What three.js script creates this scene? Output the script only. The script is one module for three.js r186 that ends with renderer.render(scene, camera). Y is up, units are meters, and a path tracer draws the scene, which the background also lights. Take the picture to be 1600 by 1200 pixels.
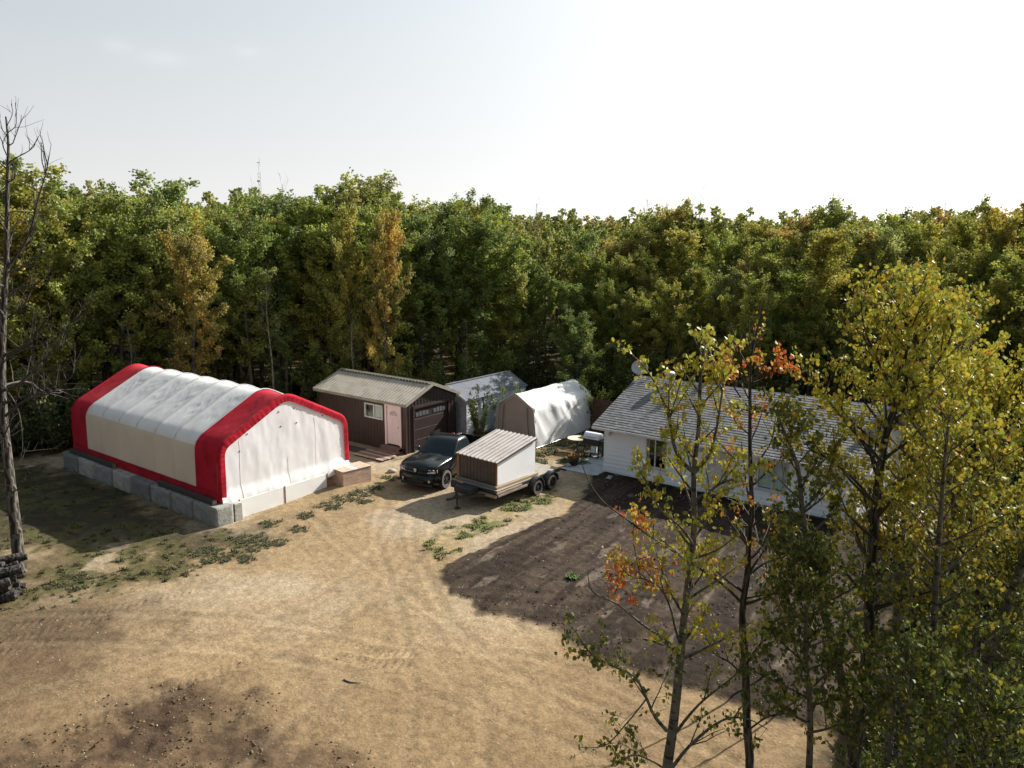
import * as THREE from 'three';
import { RoundedBoxGeometry } from 'three/addons/geometries/RoundedBoxGeometry.js';
import { mergeGeometries, mergeVertices, toCreasedNormals } from 'three/addons/utils/BufferGeometryUtils.js';

// ---------------------------------------------------------------- camera, sky, sun, exposure
const scene = new THREE.Scene();
const EYE = 10.76, PITCH = 10.823 * Math.PI / 180, ROLL = 0.345 * Math.PI / 180, FOCAL = 1205.37;   // focal length in 1600 px wide pixels
const camera = new THREE.PerspectiveCamera(2 * Math.atan(600 / FOCAL) * 180 / Math.PI, 4 / 3, 0.1, 6000);
camera.rotation.order = 'YXZ';
camera.position.set(0, EYE, 0);
camera.rotation.set(-PITCH, 0, ROLL);
scene.add(camera);

const SUN_AZ = 51 * Math.PI / 180, SUN_EL = 31.5 * Math.PI / 180, EXPOSURE = 2.3;
const SUN_DIR = new THREE.Vector3(Math.sin(SUN_AZ) * Math.cos(SUN_EL), Math.sin(SUN_EL), -Math.cos(SUN_AZ) * Math.cos(SUN_EL));
{ // hazy autumn sky: pale horizon, blue grey overhead, wide aureole round the sun
  const W = 1024, H = 512, px = new Float32Array(W * H * 4), mixc = (a, b, t) => a + (b - a) * t;
  for (let j = 0; j < H; j++) for (let i = 0; i < W; i++) {
    const el = ((j + 0.5) / H - 0.5) * Math.PI, az = ((i + 0.5) / W - 0.5) * 2 * Math.PI;
    const x = Math.cos(az) * Math.cos(el), y = Math.sin(el), z = Math.sin(az) * Math.cos(el);
    const g = Math.acos(Math.min(1, Math.max(-1, x * SUN_DIR.x + y * SUN_DIR.y + z * SUN_DIR.z))) * 180 / Math.PI;
    const up = Math.max(0, y), h = Math.exp(-up * 2.1), hg = Math.exp(-up * 1.8), hb = Math.exp(-up * 1.6);
    const glow = 3.3 * Math.exp(-g / 24);
    const away = 0.56 + 0.44 * Math.min(1, Math.max(0, (Math.cos(g * Math.PI / 180) + 0.75) / 0.95)), base = [mixc(0.02, 0.785, h) * away, mixc(0.10, 0.77, hg) * away, mixc(0.225, 0.75, hb) * away];
    const o = (j * W + i) * 4, cloud = [[-23.2, 11.0, 1.3, 0.35], [-25.8, 11.5, 0.8, 0.3], [-18, 11.8, 0.7, 0.25]].reduce((s, [a, e, w, t]) => s + 0.07 * Math.exp(-(((az * 180 / Math.PI + 90 - a) / w) ** 2) - (((el * 180 / Math.PI - e) / t) ** 2)), 0);
    for (let c = 0; c < 3; c++) px[o + c] = (base[c] + cloud + glow * [1, 0.985, 0.95][c]) / EXPOSURE;
    px[o + 3] = 1;
  }
  const t = new THREE.DataTexture(px, W, H, THREE.RGBAFormat, THREE.FloatType);
  t.mapping = THREE.EquirectangularReflectionMapping; t.magFilter = THREE.LinearFilter; t.minFilter = THREE.LinearFilter; t.needsUpdate = true;
  scene.background = t; scene.environment = t;
}
const sun = new THREE.DirectionalLight(new THREE.Color(1, 0.95, 0.87), 5);
sun.position.copy(SUN_DIR).multiplyScalar(120).add(new THREE.Vector3(0, 0, -32));
sun.target.position.set(0, 0, -32);
sun.castShadow = true; sun.shadow.mapSize.set(4096, 4096);
Object.assign(sun.shadow.camera, { left: -70, right: 70, top: 60, bottom: -60, near: 1, far: 320 });
scene.add(sun, sun.target);

const renderer = new THREE.WebGLRenderer({ antialias: true });
renderer.toneMapping = THREE.LinearToneMapping;
renderer.toneMappingExposure = EXPOSURE;
renderer.shadowMap.enabled = true;
renderer.shadowMap.type = THREE.PCFSoftShadowMap;

// ---------------------------------------------------------------- helpers
const D2R = Math.PI / 180, { sin, cos, PI, abs, min, max, floor, hypot, sqrt, exp, pow } = Math;
function rng(a) { return () => { a |= 0; a = a + 0x6D2B79F5 | 0; let t = Math.imul(a ^ a >>> 15, 1 | a); t = t + Math.imul(t ^ t >>> 7, 61 | t) ^ t; return ((t ^ t >>> 14) >>> 0) / 4294967296; }; }
const clamp = (x, a = 0, b = 1) => x < a ? a : x > b ? b : x, lerp = (a, b, t) => a + (b - a) * t, smooth = (a, b, x) => { const t = clamp((x - a) / (b - a)); return t * t * (3 - 2 * t); };
const V = (x, y, z) => new THREE.Vector3(x, y, z);
const PERM = new Float32Array(65536); { const r = rng(7); for (let i = 0; i < 65536; i++) PERM[i] = r(); }
const hash = (i, j) => PERM[(Math.imul(i, 374761393) + Math.imul(j, 668265263) >>> 7 ^ Math.imul(i ^ j << 3, 1274126177) >>> 9) & 65535];
function vnoise(x, y) { const i = floor(x), j = floor(y); let u = x - i, v = y - j; u = u * u * (3 - 2 * u); v = v * v * (3 - 2 * v); const a = hash(i, j), b = hash(i + 1, j), c = hash(i, j + 1), d = hash(i + 1, j + 1); return a + (b - a) * u + (c - a + (a - b - c + d) * u) * v; }
function fbm(x, y, o = 4) { let s = 0, a = 0.5, n = 0; for (let k = 0; k < o; k++) { s += a * vnoise(x, y); n += a; a *= 0.5; x = x * 2.03 + 17.1; y = y * 2.03 + 5.7; } return s / n; }
function tnoise(x, y, p) { const i = floor(x), j = floor(y); let u = x - i, v = y - j; u = u * u * (3 - 2 * u); v = v * v * (3 - 2 * v); const m = (k) => ((k % p) + p) % p, a = hash(m(i), m(j)), b = hash(m(i + 1), m(j)), c = hash(m(i), m(j + 1)), d = hash(m(i + 1), m(j + 1)); return a + (b - a) * u + (c - a + (a - b - c + d) * u) * v; }
function tfbm(u, v, p, o = 4) { let s = 0, a = 0.5, n = 0; for (let k = 0; k < o; k++) { s += a * tnoise(u * p, v * p, p); n += a; a *= 0.5; p *= 2; } return s / n; }   // tiles over 0..1

function tex(size, fn, srgb = false, h = size) {   // fn(u, v) -> grey or [r, g, b] in 0..1
  const d = new Uint8Array(size * h * 4);
  for (let j = 0; j < h; j++) for (let i = 0; i < size; i++) { const c = fn((i + 0.5) / size, (j + 0.5) / h), o = (j * size + i) * 4; if (typeof c === 'number') d[o] = d[o + 1] = d[o + 2] = clamp(c) * 255; else { d[o] = clamp(c[0]) * 255; d[o + 1] = clamp(c[1]) * 255; d[o + 2] = clamp(c[2]) * 255; } d[o + 3] = 255; }
  const t = new THREE.DataTexture(d, size, h); t.wrapS = t.wrapT = THREE.RepeatWrapping; t.magFilter = THREE.LinearFilter; t.minFilter = THREE.LinearMipmapLinearFilter; t.generateMipmaps = true; if (srgb) t.colorSpace = THREE.SRGBColorSpace; t.needsUpdate = true; return t;
}
const rep = (t, x, y = x) => { const c = t.clone(); c.repeat.set(x, y); c.needsUpdate = true; return c; };

const names = new Map();
function numbered(n) { const k = names.get(n) ?? 0; names.set(n, k + 1); return k ? `${n}_${String(k).padStart(3, '0')}` : n; }
function tag(o, label, category, group, kind) { if (label) o.userData.label = label; if (category) o.userData.category = category; if (group) o.userData.group = group; if (kind) o.userData.kind = kind; return o; }
function thing(name, label, category, pos = [0, 0, 0], turn = 0, group) { const o = new THREE.Group(); o.name = numbered(name); o.position.set(...pos); o.rotation.y = turn; scene.add(o); return tag(o, label, category, group); }
function planar(g) {   // uv in metres by the dominant axis of the normal
  const p = g.attributes.position, n = g.attributes.normal, uv = new Float32Array(p.count * 2);
  for (let i = 0; i < p.count; i++) { const ax = abs(n.getX(i)), ay = abs(n.getY(i)), az = abs(n.getZ(i)), x = p.getX(i), y = p.getY(i), z = p.getZ(i); if (ay >= ax && ay >= az) { uv[2 * i] = x; uv[2 * i + 1] = z; } else if (ax >= az) { uv[2 * i] = z; uv[2 * i + 1] = y; } else { uv[2 * i] = x; uv[2 * i + 1] = y; } }
  g.setAttribute('uv', new THREE.BufferAttribute(uv, 2)); return g;
}
function fuse(list) { list = [].concat(list).map((g) => { const f = g.index ? g.toNonIndexed() : g; for (const k of Object.keys(f.attributes)) if (!['position', 'normal', 'uv', 'color'].includes(k)) f.deleteAttribute(k); if (!f.attributes.normal) f.computeVertexNormals(); if (!f.attributes.uv) planar(f); f.morphAttributes = {}; return f; }); return list.length === 1 ? list[0] : mergeGeometries(list); }
function part(name, geos, m, parent, keepUV = false) { const g = fuse(geos); if (!keepUV) planar(g); const o = new THREE.Mesh(g, m); o.name = parent ? name : numbered(name); (parent ?? scene).add(o); return o; }
function struct(name, geos, m, keepUV) { const o = part(name, geos, m, null, keepUV); o.userData.kind = 'structure'; return o; }
const shift = (g, x, y, z) => g.translate(x, y, z);
function box(w, h, d, x = 0, y = 0, z = 0) { return new THREE.BoxGeometry(w, h, d).translate(x, y, z); }            // centre at x, y, z
function slab(x0, x1, y0, y1, z0, z1) { return box(x1 - x0, y1 - y0, z1 - z0, (x0 + x1) / 2, (y0 + y1) / 2, (z0 + z1) / 2); }
function rbox(w, h, d, r, x = 0, y = 0, z = 0, s = 2) { return new RoundedBoxGeometry(w, h, d, s, r).translate(x, y, z); }
function rslab(x0, x1, y0, y1, z0, z1, r = 0.01, s = 1) { return rbox(x1 - x0, y1 - y0, z1 - z0, min(r, (x1 - x0) * 0.49, (y1 - y0) * 0.49, (z1 - z0) * 0.49), (x0 + x1) / 2, (y0 + y1) / 2, (z0 + z1) / 2, s); }
function cyl(r0, r1, h, x, y, z, seg = 16, open = false) { return new THREE.CylinderGeometry(r0, r1, h, seg, 1, open).translate(x, y, z); }
function rod(a, b, r0, r1 = r0, seg = 8) { const d = b.clone().sub(a), L = d.length(), g = new THREE.CylinderGeometry(r1, r0, L, seg); g.translate(0, L / 2, 0); g.applyQuaternion(new THREE.Quaternion().setFromUnitVectors(V(0, 1, 0), d.normalize())); return g.translate(a.x, a.y, a.z); }
function beam(a, b, w, h, roll = 0) { const d = b.clone().sub(a), L = d.length(), g = new THREE.BoxGeometry(L, h, w); const m = new THREE.Matrix4(), X = d.clone().normalize(), Z = V(-X.z, 0, X.x).normalize(), Y = Z.clone().cross(X).multiplyScalar(1); m.makeBasis(X, Y.y < 0 ? Y.negate() : Y, Z); g.applyMatrix4(m); const c = a.clone().add(b).multiplyScalar(0.5); return g.translate(c.x, c.y, c.z); }
function quadGrid(nu, nv, fn, closeN) {   // fn(u, v) -> [x, y, z]; indexed grid with smooth normals, uv = (u, v) unless fn gives 5 values
  const p = [], uv = [], idx = [];
  for (let j = 0; j <= nv; j++) for (let i = 0; i <= nu; i++) { const q = fn(i / nu, j / nv); p.push(q[0], q[1], q[2]); uv.push(q.length > 3 ? q[3] : i / nu, q.length > 3 ? q[4] : j / nv); }
  for (let j = 0; j < nv; j++) for (let i = 0; i < nu; i++) { const a = j * (nu + 1) + i, b = a + 1, c = a + nu + 1, d = c + 1; idx.push(a, b, d, a, d, c); }
  const g = new THREE.BufferGeometry(); g.setAttribute('position', new THREE.Float32BufferAttribute(p, 3)); g.setAttribute('uv', new THREE.Float32BufferAttribute(uv, 2)); g.setIndex(idx); g.computeVertexNormals(); return g;
}
function flat(pts, y = 0) { const s = new THREE.Shape(pts.map(([a, b]) => new THREE.Vector2(a, b))); return new THREE.ShapeGeometry(s); }
function extrude(pts, depth, bevel = 0, opt = {}) { const s = new THREE.Shape(pts.map(([a, b]) => new THREE.Vector2(a, b))); return new THREE.ExtrudeGeometry(s, { depth, bevelEnabled: bevel > 0, bevelSize: bevel, bevelThickness: bevel, bevelSegments: 2, ...opt }); }
function roundPoly(pts, rad, seg = 8) {   // open polyline with rounded inner corners
  const out = [pts[0]];
  for (let i = 1; i < pts.length - 1; i++) {
    const P = pts[i], A = pts[i - 1], B = pts[i + 1], r = rad[i - 1], la = hypot(A[0] - P[0], A[1] - P[1]), lb = hypot(B[0] - P[0], B[1] - P[1]), a = [P[0] + (A[0] - P[0]) / la * r, P[1] + (A[1] - P[1]) / la * r], b = [P[0] + (B[0] - P[0]) / lb * r, P[1] + (B[1] - P[1]) / lb * r];
    for (let k = 0; k <= seg; k++) { const t = k / seg; out.push([(1 - t) * (1 - t) * a[0] + 2 * t * (1 - t) * P[0] + t * t * b[0], (1 - t) * (1 - t) * a[1] + 2 * t * (1 - t) * P[1] + t * t * b[1]]); }
  }
  out.push(pts[pts.length - 1]); return out;
}
function resample(pts, n) { const L = [0]; for (let i = 1; i < pts.length; i++) L.push(L[i - 1] + hypot(pts[i][0] - pts[i - 1][0], pts[i][1] - pts[i - 1][1])); const out = []; let k = 0; for (let i = 0; i <= n; i++) { const s = L[L.length - 1] * i / n; while (k < pts.length - 2 && L[k + 1] < s) k++; const t = (s - L[k]) / (L[k + 1] - L[k] || 1); out.push([lerp(pts[k][0], pts[k + 1][0], t), lerp(pts[k][1], pts[k + 1][1], t)]); } out.length_ = L[L.length - 1]; return out; }
// a sheet with trapezoid ribs: s runs along, the rib stands towards +n, each rib runs from y0(s) to y1(s); coordinates (s, y, n)
function ribSheet(s0, s1, y0, y1, pitch, h = 0.025, w = 0.05, phase = 0) {
  const f0 = typeof y0 === 'function' ? y0 : () => y0, f1 = typeof y1 === 'function' ? y1 : () => y1, P = [[s0, 0]];
  for (let k = Math.ceil((s0 - phase) / pitch); phase + k * pitch < s1; k++) { const c = phase + k * pitch; for (const [ds, n] of [[-w / 2 - h * 0.7, 0], [-w / 2, h], [w / 2, h], [w / 2 + h * 0.7, 0]]) if (c + ds > s0 + 1e-3 && c + ds < s1 - 1e-3) P.push([c + ds, n]); }
  P.push([s1, 0]); const pos = [];
  for (let i = 0; i < P.length - 1; i++) { const [a, na] = P[i], [b, nb] = P[i + 1], q = [[a, f0(a), na], [b, f0(b), nb], [b, f1(b), nb], [a, f1(a), na]]; for (const k of [0, 1, 2, 0, 2, 3]) pos.push(...q[k]); }
  const g = new THREE.BufferGeometry(); g.setAttribute('position', new THREE.Float32BufferAttribute(pos, 3)); g.computeVertexNormals(); return planar(g);
}
// lap siding in the plane (s, y), proud towards +n
function lapSheet(s0, s1, y0, y1, pitch = 0.125, h = 0.045) {
  const pos = []; const q = (a, b, c, d) => { for (const k of [a, b, c, a, c, d]) pos.push(...k); };
  for (let k = floor(y0 / pitch); k * pitch < y1 - 1e-4; k++) { const a = max(y0, k * pitch), b = min(y1, (k + 1) * pitch), n0 = h * (1 - (a - k * pitch) / pitch), n1 = h * (1 - (b - k * pitch) / pitch); q([s0, a, n0], [s1, a, n0], [s1, b, n1], [s0, b, n1]); q([s0, a, 0], [s1, a, 0], [s1, a, n0], [s0, a, n0]); }
  const g = new THREE.BufferGeometry(); g.setAttribute('position', new THREE.Float32BufferAttribute(pos, 3)); g.computeVertexNormals(); return planar(g);
}
// frames that carry (s, y, n) into a building: wall planes
function xf(g, m) { if (g.index) g = g.toNonIndexed(); g.applyMatrix4(m); if (m.determinant() < 0) for (const a of Object.values(g.attributes)) for (let t = 0; t < a.count; t += 3) for (let k = 0; k < a.itemSize; k++) { const q = a.array[(t + 1) * a.itemSize + k]; a.array[(t + 1) * a.itemSize + k] = a.array[(t + 2) * a.itemSize + k]; a.array[(t + 2) * a.itemSize + k] = q; } return g; }   // keeps the faces outward under a mirror
const onZ = (g, z, dir) => { g = xf(g, new THREE.Matrix4().makeBasis(V(1, 0, 0), V(0, 1, 0), V(0, 0, dir))); return g.translate(0, 0, z); };              // s = x, n = dir * z
const onX = (g, x, dir) => { g = xf(g, new THREE.Matrix4().makeBasis(V(0, 0, 1), V(0, 1, 0), V(dir, 0, 0))); return g.translate(x, 0, 0); };              // s = z, n = dir * x
// a point in the place: at ground distance d ahead of the eye, in the direction of a pixel of the 1600 x 1200 photograph
function at(px, py, d) { const u0 = px - 800, v0 = py - 600, u = u0 * cos(ROLL) + v0 * sin(ROLL), v = -u0 * sin(ROLL) + v0 * cos(ROLL), rx = u / FOCAL, ry = (-v * cos(PITCH) - FOCAL * sin(PITCH)) / FOCAL, rd = (FOCAL * cos(PITCH) - v * sin(PITCH)) / FOCAL, k = d / rd; return V(rx * k, EYE + ry * k, -d); }

// ---------------------------------------------------------------- materials
const grime = tex(512, (u, v) => 0.80 + 0.2 * tfbm(u, v, 4, 6) - 0.12 * smooth(0.55, 0.8, tfbm(u + 0.3, v + 0.7, 8, 4)), true);
const softGrime = tex(256, (u, v) => 0.90 + 0.10 * tfbm(u, v, 3, 5), true);
const fineBump = tex(512, (u, v) => 0.5 * tfbm(u, v, 32, 4) + 0.5 * tfbm(u + 0.5, v, 8, 3));
const woodTex = tex(512, (u, v) => { const w = tnoise(u * 3, v * 64 + 2 * tfbm(u, v, 4, 3), 64); return 0.62 + 0.25 * tfbm(u * 1, v, 24, 4) * w + 0.2 * tfbm(u, v, 4, 3); }, true);
const clothBump = tex(512, (u, v) => tfbm(u, v, 5, 5));
const M = {};
const std = (rgb, rough = 0.8, o = {}) => new THREE.MeshStandardMaterial({ color: new THREE.Color(...rgb), roughness: rough, ...o });
const phys = (rgb, rough = 0.8, o = {}) => new THREE.MeshPhysicalMaterial({ color: new THREE.Color(...rgb), roughness: rough, ...o });
const dirty = (rgb, rough, s = 0.5, o = {}) => std(rgb, rough, { map: rep(grime, s), bumpMap: rep(fineBump, 1.5), bumpScale: 0.003, ...o });
const wood = (rgb, rough = 0.85, o = {}) => std(rgb, rough, { map: rep(woodTex, 1.2), bumpMap: rep(woodTex, 1.2), bumpScale: 0.004, ...o });
const cloth = (rgb, tr, o = {}) => phys(rgb, 1, { side: THREE.DoubleSide, transmission: tr, thickness: 0, specularIntensity: 0.25, map: rep(softGrime, 0.3), bumpMap: rep(clothBump, 0.45), bumpScale: 0.012, ...o });
Object.assign(M, {
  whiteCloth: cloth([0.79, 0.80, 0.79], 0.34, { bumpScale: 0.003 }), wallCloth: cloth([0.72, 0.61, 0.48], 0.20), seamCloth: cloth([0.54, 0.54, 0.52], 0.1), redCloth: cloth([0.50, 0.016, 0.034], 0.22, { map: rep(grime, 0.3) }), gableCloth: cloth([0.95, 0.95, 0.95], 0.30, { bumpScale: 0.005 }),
  tanCloth: cloth([0.44, 0.36, 0.30], 0.12), hemCloth: cloth([0.56, 0.50, 0.45], 0.15), silverCloth: cloth([0.74, 0.74, 0.73], 0.14), seam: std([0.10, 0.09, 0.08], 0.8), whiteSeam: std([0.7, 0.68, 0.64], 0.8),
  lightPane: std([0.10, 0.105, 0.11], 0.2), concrete: dirty([0.29, 0.285, 0.255], 0.95, 0.9, { bumpScale: 0.02 }), concreteDark: dirty([0.21, 0.21, 0.19], 0.95, 0.8, { bumpScale: 0.02 }), concretePale: dirty([0.42, 0.40, 0.35], 0.95, 0.7, { bumpScale: 0.02 }),
  pad: dirty([0.42, 0.44, 0.46], 0.9, 0.4), shedSiding: std([0.50, 0.54, 0.58], 0.6, { map: rep(grime, 0.6) }), whitePanel: std([0.72, 0.71, 0.68], 0.6, { map: rep(softGrime, 0.6) }), darkTimber: wood([0.075, 0.06, 0.05]), greyTimber: wood([0.30, 0.26, 0.21]), tanTimber: wood([0.48, 0.34, 0.20]), orangeTimber: wood([0.55, 0.28, 0.11]), ply: wood([0.66, 0.44, 0.31], 0.8), plyTop: wood([0.66, 0.48, 0.35], 0.8), fence: wood([0.17, 0.075, 0.05]), deck: wood([0.40, 0.36, 0.29]), stepWood: wood([0.28, 0.17, 0.14]),
  brownMetal: dirty([0.050, 0.027, 0.022], 0.45, 0.5, { bumpScale: 0.001 }), brownTrim: dirty([0.04, 0.022, 0.018], 0.5), shadedGarageBrown: dirty([0.026, 0.013, 0.011], 0.5), tanMetal: dirty([0.42, 0.375, 0.30], 0.5, 0.4, { metalness: 0.1, bumpScale: 0.001 }), tanTrim: dirty([0.32, 0.29, 0.235], 0.5),
  white: dirty([0.78, 0.77, 0.75], 0.55, 0.4), siding: std([0.88, 0.91, 0.95], 0.55, { map: rep(softGrime, 0.2) }), pinkWhite: std([0.86, 0.72, 0.73], 0.45, { map: rep(softGrime, 0.5) }), glass: phys([0.9, 0.95, 0.95], 0.03, { transmission: 1, thickness: 0 }), darkRoom: std([0.02, 0.02, 0.02], 0.9), curtain: std([0.5, 0.5, 0.48], 0.9), blind: std([0.68, 0.68, 0.66], 0.8), dark: std([0.015, 0.015, 0.016], 0.6), black: std([0.02, 0.02, 0.021], 0.45), steel: std([0.35, 0.36, 0.37], 0.4, { metalness: 0.8 }), silver: std([0.75, 0.75, 0.75], 0.25, { metalness: 1 }), galv: dirty([0.55, 0.56, 0.56], 0.5, 1, { metalness: 0.3 }), blackMetal: dirty([0.022, 0.022, 0.024], 0.5, 1), rust: std([0.16, 0.07, 0.035], 0.9),
  truckPaint: phys([0.004, 0.006, 0.008], 0.30, { specularIntensity: 0.4, clearcoat: 0.6, clearcoatRoughness: 0.06, map: rep(grime, 0.6) }), tyre: dirty([0.03, 0.029, 0.028], 0.9, 1.2), tyreSide: dirty([0.13, 0.115, 0.10], 0.95, 2), truckGlass: phys([0.010, 0.016, 0.018], 0.05, { specularIntensity: 0.6 }), lampGlass: phys([0.6, 0.62, 0.64], 0.15, { clearcoat: 1 }), amber: std([0.55, 0.16, 0.02], 0.4), redLamp: std([0.35, 0.02, 0.02], 0.3),
  coopRoof: dirty([0.42, 0.375, 0.34], 0.45, 0.6, { metalness: 0.15, bumpScale: 0.001 }), coopBrown: dirty([0.10, 0.068, 0.054], 0.55), coopWhite: std([0.88, 0.88, 0.89], 0.5, { map: rep(softGrime, 0.4) }), terracotta: std([0.22, 0.09, 0.05], 0.8), stone: dirty([0.42, 0.40, 0.36], 0.9, 2), tan: std([0.55, 0.46, 0.32], 0.6), lid: std([0.72, 0.73, 0.75], 0.5),
});
// ---------------------------------------------------------------- the ground: one sheet with its own relief, gravel, topsoil, weeds and forest floor
const SOIL = [[3.55, 33.6], [2.85, 30.59], [2.07, 29.21], [0.75, 27.47], [-0.65, 25.91], [-1.71, 24.67], [-2.13, 23.74], [-2.11, 23.02], [-1.85, 22.12], [-1.08, 21.58], [-0.96, 20.62], [0.04, 20.41], [0.94, 19.98], [1.85, 19.12], [2.66, 18.02], [3.38, 17.45], [4.09, 17.04], [5.06, 16.6], [6.3, 15.8], [8, 15], [14, 14], [17, 20], [16, 26], [13.2, 27.7], [4.4, 34.5]];
const STRIP = [[-3.1, 25.9], [-2.36, 24.5], [-1.2, 26.6], [0.4, 29.0], [2.3, 31.14], [1.6, 32.3], [-0.3, 30.0], [-2.13, 27.5]];
const YARD = [[-60, 5], [-60, 33], [-24.5, 35.2], [-22.5, 36.8], [-18.5, 41.5], [-10, 45.5], [-3, 47.5], [4, 46], [9, 43], [18, 37], [19.5, 30], [11.5, 21], [7.2, 16], [6.2, 13], [6, 5]];
const MOUND = [[-12, 11], [-10.6, 14.6], [-8.8, 16.4], [-7.3, 17.1], [-6.2, 16.7], [-5.6, 15.6], [-4.6, 14.9], [-3.4, 14.5], [-2, 13.6], [-1, 11]];
const WEEDS = [[-40, 15], [-40, 33.5], [-24, 35], [-19, 33.4], [-11.3, 26.6], [-9.2, 27.4], [-8.1, 26.6], [-9.0, 24.7], [-10.4, 23.2], [-12.6, 21.9], [-14.7, 20.7], [-17, 18]];
function inside(poly, x, y) {   // signed distance, positive within
  let d = 1e9, c = false;
  for (let i = 0, j = poly.length - 1; i < poly.length; j = i++) { const [xi, yi] = poly[i], [xj, yj] = poly[j]; if ((yi > y) !== (yj > y) && x < (xj - xi) * (y - yi) / (yj - yi) + xi) c = !c; const ex = xj - xi, ey = yj - yi, t = clamp(((x - xi) * ex + (y - yi) * ey) / (ex * ex + ey * ey)), q = hypot(x - xi - t * ex, y - yi - t * ey); if (q < d) d = q; }
  return c ? d : -d;
}
const TRACKS = [[[-16, 18.9], [-13, 20.2], [-11, 21.3], [-9.6, 22.2]], [[-16, 18.2], [-13.2, 19.3], [-11.5, 20.4]], [[-16, 17.2], [-13.6, 18.3], [-12.2, 19.2]], [[-10, 14.8], [-8.7, 16.2], [-7.6, 17.4], [-6.6, 18.4]], [[-4.6, 18.4], [-3.4, 18.0], [-2.6, 18.1]], [[-4.4, 18.9], [-3.4, 18.5], [-2.5, 18.6]],
  [[-1.6, 22.6], [0.5, 21.9], [2.5, 21.6], [5, 21.5]], [[-1, 21.4], [1.5, 21.1], [4, 20.4], [6.5, 19.0]], [[0.5, 20.9], [2.5, 22.4], [4.5, 24.2], [7, 26]], [[1.4, 20.2], [3.3, 21.6], [5.5, 23.5], [8, 25]], [[2.5, 18.9], [4.5, 19.9], [7, 21.5]], [[3.5, 17.8], [6, 18.9], [8.5, 20.2]]];
const TBOX = TRACKS.map((t) => [min(...t.map((q) => q[0])) - 0.5, max(...t.map((q) => q[0])) + 0.5, min(...t.map((q) => q[1])) - 0.5, max(...t.map((q) => q[1])) + 0.5]);
const RUTS = [[[-2.2, 12], [-2.4, 17], [-3.6, 22], [-5.0, 27], [-5.2, 32]], [[-0.5, 12], [-0.8, 17], [-2.2, 21.6], [-3.6, 26.4], [-3.8, 30]], [[7, 12.5], [3, 15.6], [-1.6, 18.4], [-6, 20], [-12, 20.6], [-17, 20]], [[6.2, 11], [2.2, 14.2], [-2.2, 16.8], [-6.5, 18.4], [-12, 19], [-17, 18.5]], [[-13, 15.8], [-9, 18.6], [-6, 22], [-4.6, 26.5], [-4.4, 31]], [[-13, 14], [-8, 17], [-4.4, 21], [-3.0, 26], [-2.9, 30]], [[4, 13], [1, 16.5], [-1.8, 20.2], [-4.4, 23.6], [-6.6, 26.5], [-7.4, 28]], [[-5.6, 12], [-5.2, 15], [-3.6, 17.5], [-0.5, 18.6], [2, 17.6], [4, 15.6]]];
const RUTG = new Map();
RUTS.map((t) => new THREE.CatmullRomCurve3(t.map(([x, d]) => V(x, 0, d))).getPoints(60).map((p) => [p.x, p.z])).forEach((c) => c.forEach((p, i) => { if (i < c.length - 1) for (let a = -1; a <= 1; a++) for (let b = -1; b <= 1; b++) { const key = floor(p[0]) + a + (floor(p[1]) + b) * 1000; if (!RUTG.has(key)) RUTG.set(key, []); RUTG.get(key).push([c[i], c[i + 1]]); } }));
function rut(x, d) {   // shallow wheel ruts worn into the gravel: groove below zero, raised edges above
  const l = RUTG.get(floor(x) + floor(d) * 1000); if (!l) return 0; let q = 9;
  for (const [a, b] of l) { const ex = b[0] - a[0], ey = b[1] - a[1], t = clamp(((x - a[0]) * ex + (d - a[1]) * ey) / (ex * ex + ey * ey)), s = hypot(x - a[0] - t * ex, d - a[1] - t * ey); if (s < q) q = s; }
  return q > 0.5 ? 0 : (-exp(-((q / 0.15) ** 2)) + 0.55 * exp(-(((q - 0.27) / 0.09) ** 2))) * smooth(0.25, 0.65, fbm(x * 0.5 + 3, d * 0.5, 2) + 0.2);
}
function tread(x, d) {   // wheel tracks with lug prints: [depth 0..1, lug -1..1]
  let best = 0, lug = 0;
  for (let k = 0; k < TRACKS.length; k++) {
    const b = TBOX[k]; if (x < b[0] || x > b[1] || d < b[2] || d > b[3]) continue;
    const t = TRACKS[k]; let s = 0;
    for (let i = 0; i < t.length - 1; i++) { const ex = t[i + 1][0] - t[i][0], ey = t[i + 1][1] - t[i][1], L = hypot(ex, ey), q = ((x - t[i][0]) * ex + (d - t[i][1]) * ey) / (L * L), off = ((x - t[i][0]) * ey - (d - t[i][1]) * ex) / L; if (q >= 0 && q < 1 && abs(off) < 0.24) { const w = 1 - smooth(0.13, 0.24, abs(off)); if (w > best) { best = w; lug = sin((s + q * L) * 2 * PI / 0.21 + (off > 0 ? 1 : -1) * abs(off) * 12); } } s += L; }
  }
  return [best, lug];
}
function zones(x, d) {
  const e = (fbm(x * 0.9, d * 0.9, 4) - 0.5) * 1.1 + (vnoise(x * 5, d * 5) - 0.5) * 0.25;
  return { soil: smooth(-0.10, 0.16, inside(SOIL, x, d) + e * 0.75), strip: smooth(-0.3, 0.3, inside(STRIP, x, d) + e * 0.5), wild: 1 - smooth(-0.6, 0.6, inside(YARD, x, d) + e * 1.6), mound: smooth(-0.9, 0.7, inside(MOUND, x, d) + e * 1.6), weeds: smooth(-1.0, 1.0, inside(WEEDS, x, d) + e * 2.2) };
}
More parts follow.
